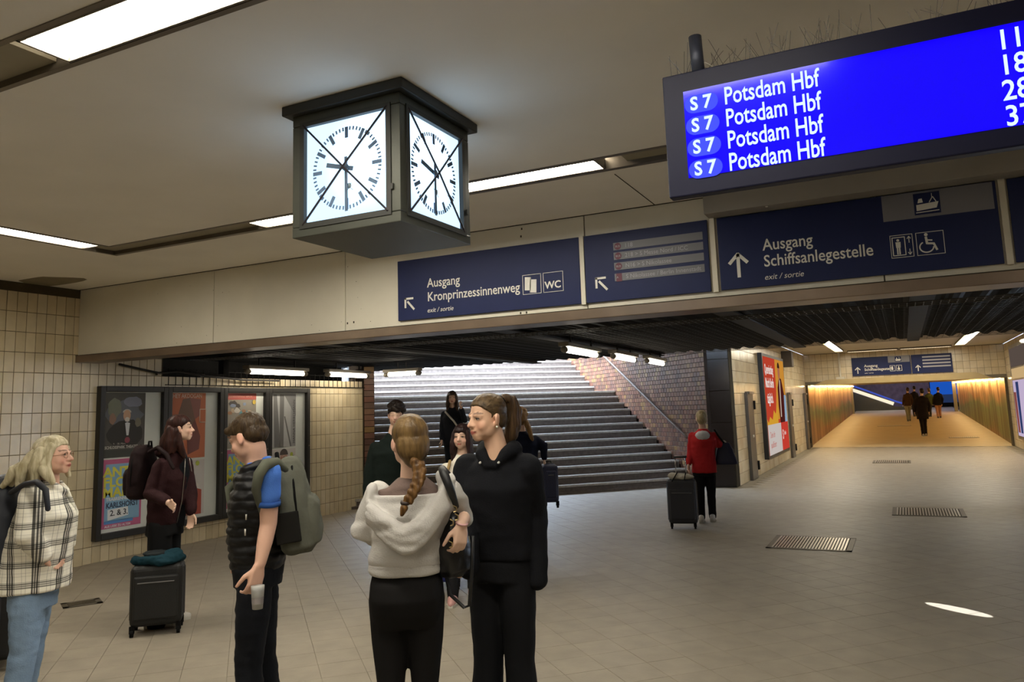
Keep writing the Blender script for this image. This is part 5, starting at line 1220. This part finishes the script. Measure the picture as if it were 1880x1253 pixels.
g = MB(); path_torso(g, [p.ring(p.rel(pe, -.02, .05, -.06), .11, .10), p.ring(p.rel(wa, -.02, .06, 0), .09, .10), p.ring(p.rel(ch, -.02, .06, 0), .09, .10), p.ring(p.rel(cn, -.01, .02, -.03), .06, .07)]); p.garment('black_top', g, m_blackc, .01, 2, .004)
z_ = MB()
for s_ in (1, -1): z_.tube([p.rel(cn, s_*.04-.01, .105, -.07), p.rel(ch, s_*.075-.015, .158, -.03), p.rel(wa, s_*.08-.015, .158, 0), p.rel(pe, s_*.085-.01, .143, -.02)], .003, 5)
p.part('zip', z_, mat('zip_silver', 'a39c90', .3, metal=.7))
g = MB(); path_torso(g, [p.ring(p.rel(pe, 0, 0, -.12), .165, .15), p.ring(pe, .16, .14), p.ring(p.rel(pe, 0, 0, .05), .15, .12)])
for h_, k_, a_ in LG: g.caps([p.rel(h_, 0, 0, -.03), (h_+k_)/2, k_, (k_+a_)/2, a_+V((0, 0, -.04))], [.10, .10, .098, .095, .09], 16)
p.garment('wide_trousers', g, mat('black_wide', '141415', .8, bump=.1), .011, 2, .008, (12, 12, 3), 4)
for h_, k_, a_ in LG: shoe(V((a_.x, a_.y, 0)), p.F*.8-p.R*.3, mat('white_shoe', 'bab6ae', .6), p.root)
m_au = hairmat('hair_auburn', '1f0f0d', '3d2019', (40, 40, 7))
h = MB(); h.ell(p.H(0, -.012, .040), (.082, .104, .086), p.M, 24, 14); h.ell(p.H(0, -.06, -.02), (.078, .07, .10), p.M)
hm = voxel(h, .007, 2, 'hair'); hairline(hm, p, .06, .8); hm.transform(p.inv); wrinkle(hm, .004, (24, 24, 8), 4); finish('hair', hm, m_au, p.root)
h = MB()
for (a, b) in (((.06, -.04, -.02), (.075, -.06, -.20)), ((.02, -.09, 0), (.05, -.16, -.19)), ((-.05, -.06, 0), (-.05, -.14, -.2)), ((.05, -.08, .0), (.08, -.11, -.23)), ((.06, -.03, -.05), (.07, .02, -.24))): h.caps([p.H(*a), p.H(*((V(a)+V(b))/2)), p.H(*b)], [.035, .038, .02], 10)
p.hairpiece('hair_lengths', h, m_au, .008, 1, .01, (26, 26, 8), 3)

# ---------------------------------------------------------------- background people
def bg_person(label, D, az, haz, head_px, torso, ground, cols, legs_=True, vox=.011, skin=SK1, arms=None, hair='short', long_coat=False, hp=0, wid=1.0, kf=(0, 0), group=None, jacket='jacket', trou='trousers', shoes='3a3632'):
    p = Person(label, D, az, haz, hp, head_px, torso, 1.0, skin=skin, vox=vox, ground=ground, group=group)
    p.add_head(.052); cn, ch, wa, pe = p.T; W = wid
    sh = {s_: p.rel(ch, s_*.15*W, 0, .02) for s_ in (1, -1)}; ar = {}
    for s_ in (1, -1):
        if arms and s_ in arms: e_, w_ = [P(x, y, D+d) for x, y, d in arms[s_]]
        else: e_, w_ = p.rel(ch, s_*.215*W, -.01, -.22), p.rel(pe, s_*.21*W, .07, .0)
        ar[s_] = (sh[s_], e_, w_); p.body.caps([sh[s_], e_, w_], [.045, .036, .025], 10)
        hand(p.body, w_, (w_-e_), p.F, .35, .95)
    path_torso(p.body, [p.ring(pe, .14*W, .11), p.ring(wa, .12*W, .10), p.ring(ch, .15*W, .10), p.ring(p.rel(cn, 0, 0, -.03), .07, .06)])
    LG = [leg_pts(p, s_, .085, kf=kf[0 if s_ > 0 else 1], af=kf[0 if s_ > 0 else 1]*1.4-.02) for s_ in (1, -1)]
    for h_, k_, a_ in LG: p.body.caps([h_, k_, a_], [.075, .05, .035])
    p.finish_body(1)
    g = MB(); bot = p.rel(pe, 0, 0, -.05 if not long_coat else -.28)
    path_torso(g, [p.ring(bot, .175*W, .14), p.ring(wa, .165*W, .135), p.ring(p.rel(ch, 0, 0, -.04), .185*W, .14), p.ring(p.rel(ch, 0, 0, .035), .165*W, .11), p.ring(p.rel(cn, 0, -.01, -.04), .095, .085), p.ring(p.rel(cn, 0, -.01, .0), .062, .062)])
    for s_ in (1, -1): a, b, c = ar[s_]; g.caps([a, b, b.lerp(c, .88)], [.060, .056, .043], 12)
    p.garment(jacket, g, mat('bg_'+cols[0], cols[0], .8, var=.1, bump=.2, bscale=80), .013, 2, .007, (8, 8, 12), D)
    g = MB(); path_torso(g, [p.ring(p.rel(pe, 0, 0, -.1), .16*W, .12), p.ring(pe, .16*W, .125), p.ring(p.rel(pe, 0, 0, .06), .14, .11)])
    for h_, k_, a_ in LG: g.caps([p.rel(h_, 0, 0, -.03), (h_+k_)/2, k_, (k_+a_)/2, a_+V((0, 0, -.01))], [.09, .082, .066, .062, .055], 12)
    p.garment(trou, g, mat('bg_'+cols[1], cols[1], .8, var=.1), .013, 2, .005, (8, 8, 14), D+1)
    for h_, k_, a_ in LG: shoe(V((a_.x, a_.y, ground)), p.F, mat('shoe_'+shoes, shoes, .6), p.root)
    hm_ = hairmat('bg_hair_'+cols[2], cols[2], cols[3])
    h = MB(); h.ell(p.H(0, -.012, .042), (.086, .105, .088), p.M, 16, 10); h.ell(p.H(0, -.055, -.01), (.08, .07, .08), p.M)
    if hair == 'curly':
        rr = random.Random(3)
        for i in range(60):
            t, f_ = rr.uniform(0, 6.28), rr.uniform(-.1, 1.4); h.ell(p.H(.085*math.cos(t)*math.cos(f_), -.012+.095*math.sin(t)*math.cos(f_), .045+.088*math.sin(f_)), (.024, .024, .024), p.M, 8, 6)
    if hair == 'bun': h.ell(p.H(0, -.12, .03), (.045, .04, .045), p.M)
    me = voxel(h, .009, 1, 'hair'); hairline(me, p, .05, .7); me.transform(p.inv); wrinkle(me, .006, (26, 26, 16), 2); finish('hair', me, hm_, p.root)
    if hair == 'long':
        h = MB()
        for a, b in (((.07, 0, .0), (.085, .03, -.22)), ((-.07, 0, .0), (-.085, .03, -.22)), ((.05, -.07, 0), (.06, -.1, -.26)), ((-.05, -.07, 0), (-.06, -.1, -.26)), ((0, -.08, 0), (0, -.12, -.27)), ((.06, .03, .04), (.083, .045, -.14)), ((-.06, .03, .04), (-.083, .045, -.14))): h.caps([p.H(*a), p.H(*((V(a)+V(b))/2)), p.H(*b)], [.032, .034, .02], 8)
        p.hairpiece('hair_lengths', h, hm_, .01, 1, .008, (20, 20, 6), 3)
    return p
bgA = bg_person('dark curly haired man in a black jacket behind the woman with the braid', 8.0, 150, 150, (727, 762), [(722, 795), (715, 825), (712, 880), (712, 920)], 0, ('18201d', '1c1c1e', '120e0d', '2a211c'), hair='curly', hp=-8)
bgB = bg_person('smiling dark haired woman in a white sweater walking toward the viewer', 7.4, 156, 168, (848, 803), [(849, 833), (848, 865), (848, 920), (848, 955)], 0, ('dcd6c8', '1a1a1c', '1d1314', '33211f'), hair='long', vox=.007, kf=(.15, -.1), shoes='b98a84', jacket='sweater', skin=SK1)
g = MB(); g.caps([bgB.rel(bgB.T[1], .10, .10, .10), bgB.rel(bgB.T[1], .125, .15, -.02), bgB.rel(bgB.T[2], .15, .14, 0)], [.014, .014, .014]); bgB.part('bag_strap', g, mat('tan_strap', '9a7f4e', .6))
# person on the stairs: base on the tread below them
vv = .75
gz = .17+.165*2-.005
bgC = bg_person('long haired woman coming down the stairs with a white strap across her chest', 13.6, 150, 150, (830, 731), [(830, 748), (831, 763), (832, 790), (832, 808)], gz, ('22252c', '1b2026', '2c211b', '4a3a2e'), hair='long', vox=.008, arms={1: [(812, 785, 0), (811, 808, -.1)], -1: [(853, 772, -.1), (846, 749, -.3)]})
g = MB(); g.caps([bgC.rel(bgC.T[1], .12, .14, .06), bgC.rel(bgC.T[1], -.02, .165, -.10), bgC.rel(bgC.T[2], -.14, .14, -.03)], [.016]*3); bgC.part('bag_strap', g, m_white)
bgD = bg_person('curly brown haired traveller in a navy top carrying a blue suitcase', 10.0, -30, -50, (954, 768), [(957, 792), (962, 812), (964, 850), (962, 870)], 0, ('171b2b', '1a1a1d', '5a4029', '9a7a50'), hair='curly', vox=.009, arms={1: [(998, 818, 0), (999, 843, 0)]})
h = MB(); h.caps([bgD.H(.05, -.08, -.05), bgD.H(.09, -.1, -.16), bgD.H(.11, -.12, -.28)], [.035, .035, .02]); bgD.hairpiece('loose_lock', h, MATS['bg_hair_5a4029'], .01, 1, .01)
# red jacket
q = PZ(1294, 958)
bgE = bg_person('woman in a red jacket walking away pulling a wheeled suitcase', 11.62, -10, -14, (1288, 769), [(1290, 787), (1291, 803), (1291, 835), (1293, 862)], 0, ('b02a2e', '141416', '8a7a58', 'b5a684'), hair='bun', vox=.009, arms={-1: [(1268, 828, .05), (1264, 853, -.05)], 1: [(1320, 815, 0), (1326, 835, .1)]}, shoes='c9c4ba', kf=(.02, -.08), wid=1.05)
g = MB(); g.ell(bgE.rel(bgE.T[1], 0, -.115, .03), (.11, .05, .07), hframe(bgE.az)); me = voxel(g, .01, 1, 'hood'); me.transform(bgE.inv); wrinkle(me, .006, (30, 30, 6), 2); finish('hood', me, mat('white_lining', 'c2c2c8', .7, bump=.3, bscale=20), bgE.root)
# tunnel walkers
bgF = bg_person('dark clothed person walking away in the middle of the tunnel', 31.2, -8, -8, (1692, 719), [(1692, 727), (1692, 734), (1692, 748), (1693, 757)], zt(35.2), ('1c1512', '17130f', '17110e', '241b16'), vox=.02, long_coat=True, kf=(.1, -.12), wid=1.25, shoes='8a8070')
bgG = bg_person('person with a brown backpack and pale jeans far down the tunnel on the left', 41.5, -8, -8, (1666, 716), [(1666, 722), (1666, 727), (1666, 737), (1666, 744)], zt(46.8), ('3a2a20', '77786c', '2c1e16', '4a3828'), vox=.025, kf=(.15, -.15))
bgH = bg_person('person in dark top and pale pink trousers far down the tunnel', 43.5, -4, -4, (1722, 715), [(1722, 721), (1722, 726), (1722, 736), (1722, 743)], zt(49.0), ('15151a', 'a87c64', '17130f', '2a221c'), vox=.025, kf=(.12, -.1))
bgI = bg_person('dark haired person farthest away, half hidden in the tunnel', 46, -8, -8, (1678, 713), [(1678, 719), (1678, 724), (1678, 733), (1678, 740)], zt(51.8), ('1c1c24', '26262c', '15110f', '2a221c'), vox=.03, kf=(.12, -.1))
bgJ = bg_person('person in an olive top behind the dark figure in the tunnel', 45, -8, -8, (1705, 717), [(1705, 722), (1705, 727), (1705, 736), (1705, 743)], zt(50.7), ('4a5230', '3a3a34', '4a3828', '6a543c'), vox=.03, kf=(.12, -.1))

# ---------------------------------------------------------------- luggage
def rbox(name, o, a, b, c, m, par, bev=.03):
    """rounded box from corner o"""
    return obj(name, MB().obox(o, a, b, c), m, par, bevel=bev)
def suitcase(base, az, w, d, h, m, label, tilt=0, handle=0.0, wheels=4, lift=0, group=None, hcol=None):
    az = math.radians(az); R_ = V((math.cos(az), -math.sin(az), 0)); F_ = V((math.sin(az), math.cos(az), 0)); U_ = V((0, 0, 1))
    F2 = F_*math.cos(tilt)-U_*math.sin(tilt); U2 = U_*math.cos(tilt)+F_*math.sin(tilt)
    t = empty('suitcase', base, 0, label, 'suitcase', group); b = V(base)+V((0, 0, lift))
    o = b-R_*w/2-F2*d/2+U2*.07
    s = rbox('shell', o, R_*w, F2*d, U2*(h-.07), m, t, .045)
    s.modifiers['bevel'].segments = 4
    rbox('front_pocket', o+R_*.03-F2*.025+U2*.06, R_*(w-.06), F2*.04, U2*(h*.62), m, t, .015)
    z = MB()
    for e in (.33, .66):
        q = o+F2*d*e; n = .006
        z.tube([q-R_*n+U2*.05, q-R_*n+U2*(h-.12), q+R_*.05+U2*(h-.07+n), q+R_*(w-.05)+U2*(h-.07+n), q+R_*(w+n)+U2*(h-.12), q+R_*(w+n)+U2*.05], .004, 5)
    obj('zip', z, mat('zip_dark', '3a3a3c', .4, metal=.4), t)
    obj('pocket_zip', MB().tube([o+R_*.06-F2*.027+U2*(h*.6+.02), o+R_*(w-.06)-F2*.027+U2*(h*.6+.02)], .005, 5), mat('zip_grey', '6a6868', .4, metal=.3), t)
    k = [(.06, .05), (.94, .05), (.06, .95), (.94, .95)] if wheels == 4 else [(.1, .9), (.9, .9)]
    if wheels == 2: k = [(.1, .12), (.9, .12)]
    for i, (a, c) in enumerate(k):
        q = o+R_*w*a+F2*d*c; q = V((q.x, q.y, (q-U2*.07).z if lift or tilt else base[2]+lift)); ce = q+V((0, 0, .03))
        wh = obj('wheel', MB().tube([ce-R_*.013, ce+R_*.013], .03, 16), m_darker, t); obj('fork', MB().obox(ce-R_*.02+F_*-.012, R_*.04, F_*.024, (0, 0, .055)), m_dark, t)
    hm = hcol or mat('handle_black', '1b1b1c', .5)
    top = o+U2*(h-.07)
    obj('carry_handle', MB().tube([top+R_*w*.35+F2*d*.5, top+R_*w*.37+F2*d*.5+U2*.035, top+R_*w*.63+F2*d*.5+U2*.035, top+R_*w*.65+F2*d*.5], .011, 8), hm, t, True)
    if handle:
        for a in (.32, .68): obj('rod', MB().tube([top+R_*w*a+F2*d*.9-U2*.02, top+R_*w*a+F2*d*.9+U2*handle], .008, 8), mat('chrome', 'b5b5b5', .15, metal=1), t, True)
        obj('grip', MB().caps([top+R_*w*.3+F2*d*.9+U2*handle, top+R_*w*.7+F2*d*.9+U2*handle], .015, 10), hm, t, True)
    return t, top, R_, F2, U2
t, top, R_, F_, U_ = suitcase(PZ(288, 1160), 118-180+2+16, .40, .26, .56, mat('black_nylon_case', '0f0f0e', .6, bump=.2, bscale=120), 'black four-wheeled suitcase standing in front of the woman in maroon')
jk = MB(); c = top+R_*.2+F_*.13
jk.ell(c+U_*.02, (.20, .13, .05), None); jk.caps([c-R_*.18+U_*.03-F_*.05, c-R_*.05+U_*.035-F_*.1, c+R_*.12+U_*.035-F_*.1, c+R_*.19+U_*.03], [.035, .04, .04, .03]); jk.ell(c+R_*.1+U_*.06, (.1, .09, .04), None)
me = voxel(jk, .008, 2, 'folded_jacket'); wrinkle(me, .012, (14, 14, 18), 3); b_ = empty('folded_jacket', c, 0, 'teal and dark grey jacket bundled on top of the black suitcase', 'jacket'); me.transform(inv_of(b_)); finish('cloth', me, mat('teal_cloth', '17353f', .8, bump=.2, bscale=60), b_)
pd = MB(); pd.ell(c+U_*.075-R_*.03, (.11, .09, .025), None); me = voxel(pd, .008, 1, 'lining'); wrinkle(me, .008, (14, 14, 18), 5); me.transform(inv_of(b_)); finish('lining', me, mat('grey_cloth', '24292b', .8), b_)
t, top, R_, F_, U_ = suitcase(PZ(1256, 970), -12, .40, .24, .68, mat('slate_case', '25262d', .6, bump=.1, bscale=80), 'grey blue wheeled suitcase pulled by the woman in red', handle=.30, wheels=2)
bn = MB(); c = top+R_*.2+F_*.1; bn.ell(c+U_*.03, (.19, .09, .05), None); bn.ell(c+U_*.04-R_*.1, (.09, .09, .05), None); me = voxel(bn, .01, 1, 'b'); wrinkle(me, .012, (14, 14, 14), 8)
b_ = empty('cloth_bundle', c, 0, 'rolled white jacket strapped on the grey blue suitcase', 'bundle'); me.transform(inv_of(b_)); finish('cloth', me, mat('cream_cloth', 'b5afa2', .8), b_); obj('strap', MB().caps([c-R_*.05+U_*.09-F_*.05, c-R_*.12-F_*.13-U_*.02], [.008, .008]).caps([c+R_*.07+U_*.09-F_*.05, c+R_*.05-F_*.12], [.008, .008]), m_darker, b_, True)
suitcase(P(1011, 931, 9.95), -30, .19, .36, .54, mat('navy_case', '1a2140', .55), 'navy blue suitcase carried at the foot of the stairs', wheels=2)
suitcase(PZ(812, 1080), -30, .36, .24, .56, mat('royal_case', '1d2a80', .5), 'blue suitcase half hidden behind the woman with the braid', handle=.4)
t, top, R_, F_, U_ = suitcase(PZ(-8, 1222), 40, .42, .28, .62, mat('black_case2', '141414', .6), 'dark suitcase with a blue bag on top at the left edge', handle=.35)
bg_ = empty('travel_bag', top, 0, 'glossy blue bag lying on the suitcase at the left edge', 'bag'); o = obj('pouch', MB().obox(top+R_*.02+U_*.0, R_*.38, F_*.24, U_*.13), mat('blue_vinyl', '1f2f9a', .25), bg_, bevel=.04); obj('band', MB().obox(top+R_*.0+U_*.05-F_*.008, R_*.42, F_*.01, U_*.02), m_white, bg_)
# backpacks
def backpack(c, az, w, d, h, m, label, mdark=None, pitch=0):
    M_ = hframe(math.radians(az), pitch); R_, F_, U_ = M_.col[0], M_.col[1], M_.col[2]
    t = empty('backpack', c, 0, label, 'backpack'); g = MB()
    g.loft([(c+U_*z, R_*w*a, F_*d*b) for z, a, b in ((-h*.5, .40, .36), (-h*.44, .49, .48), (-h*.2, .5, .52), (h*.1, .48, .46), (h*.35, .42, .38), (h*.46, .32, .28), (h*.5, .2, .18))], 28, 2.6)
    g.loft([(c-F_*d*.45+U_*z, R_*w*a, F_*d*b) for z, a, b in ((-h*.42, .34, .16), (-h*.3, .38, .24), (-h*.02, .36, .22), (h*.06, .3, .12))], 24, 2.6)
    me = voxel(g, .009, 3, 'sack'); wrinkle(me, .006, (12, 12, 12), 3); me.transform(inv_of(t)); finish('sack', me, m, t)
    z = MB(); z.tube([c+R_*w*.49-F_*d*.1-U_*h*.25, c+R_*w*.485-F_*d*.1+U_*h*.1, c+R_*w*.36-F_*d*.1+U_*h*.4, c-F_*d*.12+U_*h*.5, c-R_*w*.36-F_*d*.1+U_*h*.4, c-R_*w*.485-F_*d*.1+U_*h*.1, c-R_*w*.49-F_*d*.1-U_*h*.25], .006, 6)
    obj('zip', z, mdark or m_darker, t, True)
    obj('top_loop', MB().tube([c+F_*d*.3+U_*h*.46+R_*.03, c+F_*d*.3+U_*h*.56+R_*.02, c+F_*d*.3+U_*h*.56-R_*.02, c+F_*d*.3+U_*h*.46-R_*.03], .009, 6), m_darker, t, True)
    return t, R_, F_, U_
m_gbp = mat('olive_grey_canvas', '5a5b51', .8, var=.12, bump=.25, bscale=60)
c = P(540, 925, 4.02)
t, R_, F_, U_ = backpack(c, -128, .31, .19, .48, m_gbp, 'grey green backpack worn by the man in the padded vest', pitch=-.12)
st = MB(); p = man; c2 = p.T[1]
st.caps([P(524, 862, 3.85), P(507, 849, 3.80), P(488, 853, 3.72), P(475, 872, 3.70), P(470, 900, 3.72), P(482, 945, 3.78), P(515, 975, 3.86)], [.016, .024, .028, .026, .022, .014, .012], 10); obj('shoulder_strap', st, mat('strap_olive', '5a5c50', .8), t, True)
st = MB(); st.caps([c+F_*.1-R_*-.1+U_*.2, p.rel(c2, .10, 0, .15), p.rel(c2, .11, .16, .02), p.rel(c2, .13, .14, -.18)], [.018, .02, .022, .015]); obj('shoulder_strap', st, mat('strap_olive', '5a5c50', .8), t, True)
so = MB(); so.obox(c-R_*.165+U_*-.17-F_*.03, -R_*.012, F_*.12, U_*.15); obj('mesh_pocket', so, mat('pocket_dark', '1d1c1a', .8), t, bevel=.006)
t, R_, F_, U_ = backpack(P(262, 866, 6.85), 66, .33, .2, .46, mat('maroon_pack', '1f1415', .75, bump=.2), 'dark maroon backpack on the back of the woman in maroon')
st = MB(); p = maroon; st.caps([P(274, 830, 6.77), P(290, 822, 6.71), P(306, 835, 6.62), P(318, 860, 6.56)], [.015, .018, .018, .014]); obj('shoulder_strap', st, MATS['maroon_pack'], t, True)
t, R_, F_, U_ = backpack(P(2, 955, 4.75), 44, .33, .24, .54, mat('navy_pack', '1a1e28', .6, bump=.1), 'dark navy backpack worn by the woman in the plaid overshirt')
st = MB(); st.caps([P(20, 905, 4.62), P(45, 890, 4.55), P(68, 886, 4.46), P(84, 900, 4.42), P(88, 935, 4.42)], [.014, .017, .018, .017, .014]); obj('shoulder_strap', st, MATS['navy_pack'], t, True)
# black handbag of the woman with the braid
t = empty('handbag', P(835, 1000, 3.5), 0, 'black leather handbag hanging from the shoulder of the woman with the braid', 'handbag')
g = MB(); p = braid; Cb = P(832, 995, 3.55)
g.loft([(Cb+V((0, 0, z)), p.R*a*.5+p.F*a*.5, p.F*b-p.R*b) for z, a, b in ((-.15, .06, .03), (-.12, .11, .05), (-.02, .125, .055), (.08, .085, .04), (.14, .045, .02))], 26, 2.3)
me = voxel(g, .007, 2, 'pouch'); wrinkle(me, .010, (14, 14, 12), 6); me.transform(inv_of(t)); finish('pouch', me, mat('black_leather', '121214', .35, bump=.15, bscale=50), t)
s_ = MB(); s_.caps([P(838, 930, 3.46), P(829, 905, 3.42), P(816, 872, 3.42), P(812, 862, 3.5), P(822, 870, 3.62), P(838, 920, 3.64)], [.012, .018, .02, .018, .014, .012]); obj('shoulder_strap', s_, mat('black_strap', '0f1012', .5), t, True)
s_ = MB(); s_.tube([P(868, 985, 3.5), P(866, 1050, 3.5), P(862, 1112, 3.5), P(852, 1116, 3.5), P(826, 1092, 3.5), P(818, 1050, 3.52)], .009, 6); obj('hanging_strap', s_, MATS['black_strap'], t, True)
rg = MB()
for (x, y) in ((835, 935), (838, 950), (829, 960), (827, 1000)): rg.tube([P(x-3, y-6, 3.42), P(x+3, y-3, 3.42), P(x+3, y+4, 3.42), P(x-2, y+6, 3.42)], .003, 6)
obj('buckle', rg, mat('brass', 'a89468', .3, metal=.9), t)
# cup held by the man
q = P(473, 1100, 3.66); t = empty('drink_cup', q, 0, 'clear plastic cup held in the hand of the man in the vest', 'cup')
cm = mat('cup_plastic', 'a8a8a4', .3); obj('cup', MB().rings([[q+V((math.cos(a)*r, math.sin(a)*r, z)) for a in [i*math.pi/10 for i in range(20)]] for z, r in ((-.045, .024), (.04, .030), (.06, .031))]), cm, t, True); obj('label_band', MB().rings([[q+V((math.cos(a)*r, math.sin(a)*r, z)) for a in [i*math.pi/10 for i in range(20)]] for z, r in ((-.02, .0265), (.01, .0285))], False), mat('cup_label', '8a8482', .5), t)
# phone with cord of the braid woman
q = P(858, 1000, 3.55); t = empty('phone', q, 0, 'white phone charging plug dangling from the hand of the woman with the braid', 'phone'); obj('cord', MB().tube([P(860, 985, 3.55), P(862, 1000, 3.55), P(857, 1006, 3.55)], .004, 6), m_white, t)
# navy bag of red jacket woman
q = P(1331, 832, 11.6); t = empty('shoulder_bag', q, 0, 'navy shoulder bag of the woman in the red jacket', 'bag')
g = MB(); p = bgE; Mx = hframe(p.az); g.loft([(q+V((0, 0, z))+p.R*x, p.R*a, p.F*b) for z, a, b, x in ((-.17, .16, .05, .01), (-.14, .165, .06, .01), (.05, .12, .05, 0), (.15, .07, .03, 0))], 20, 3)
me = voxel(g, .01, 1, 'sack'); me.transform(inv_of(t)); finish('sack', me, mat('navy_bag', '171b38', .6), t); obj('shoulder_strap', MB().caps([q+V((0, 0, .14)), P(1318, 800, 11.5), P(1312, 790, 11.6)], [.015, .013, .013]), m_darker, t, True)
obj('paper', MB().ell(q+V((-.03, 0, .155)), (.06, .03, .03)), m_white, t, True)
# added spot with no modelled source, makes the bright floor sliver at right
sl = bpy.data.lights.new('floor_sliver_spot', 'SPOT'); sl.energy = 900; sl.spot_size = math.radians(13.5); sl.spot_blend = .12; sl.shadow_soft_size = .003; sl.color = (.92, .95, 1)
so_ = bpy.data.objects.new('floor_sliver_spot', sl); COL.objects.link(so_); so_.location = (.24, 7.56, 2.46)
so_.rotation_euler = (0, 0, math.atan2(-.37, .51)); so_.scale = (1, .27, 1)
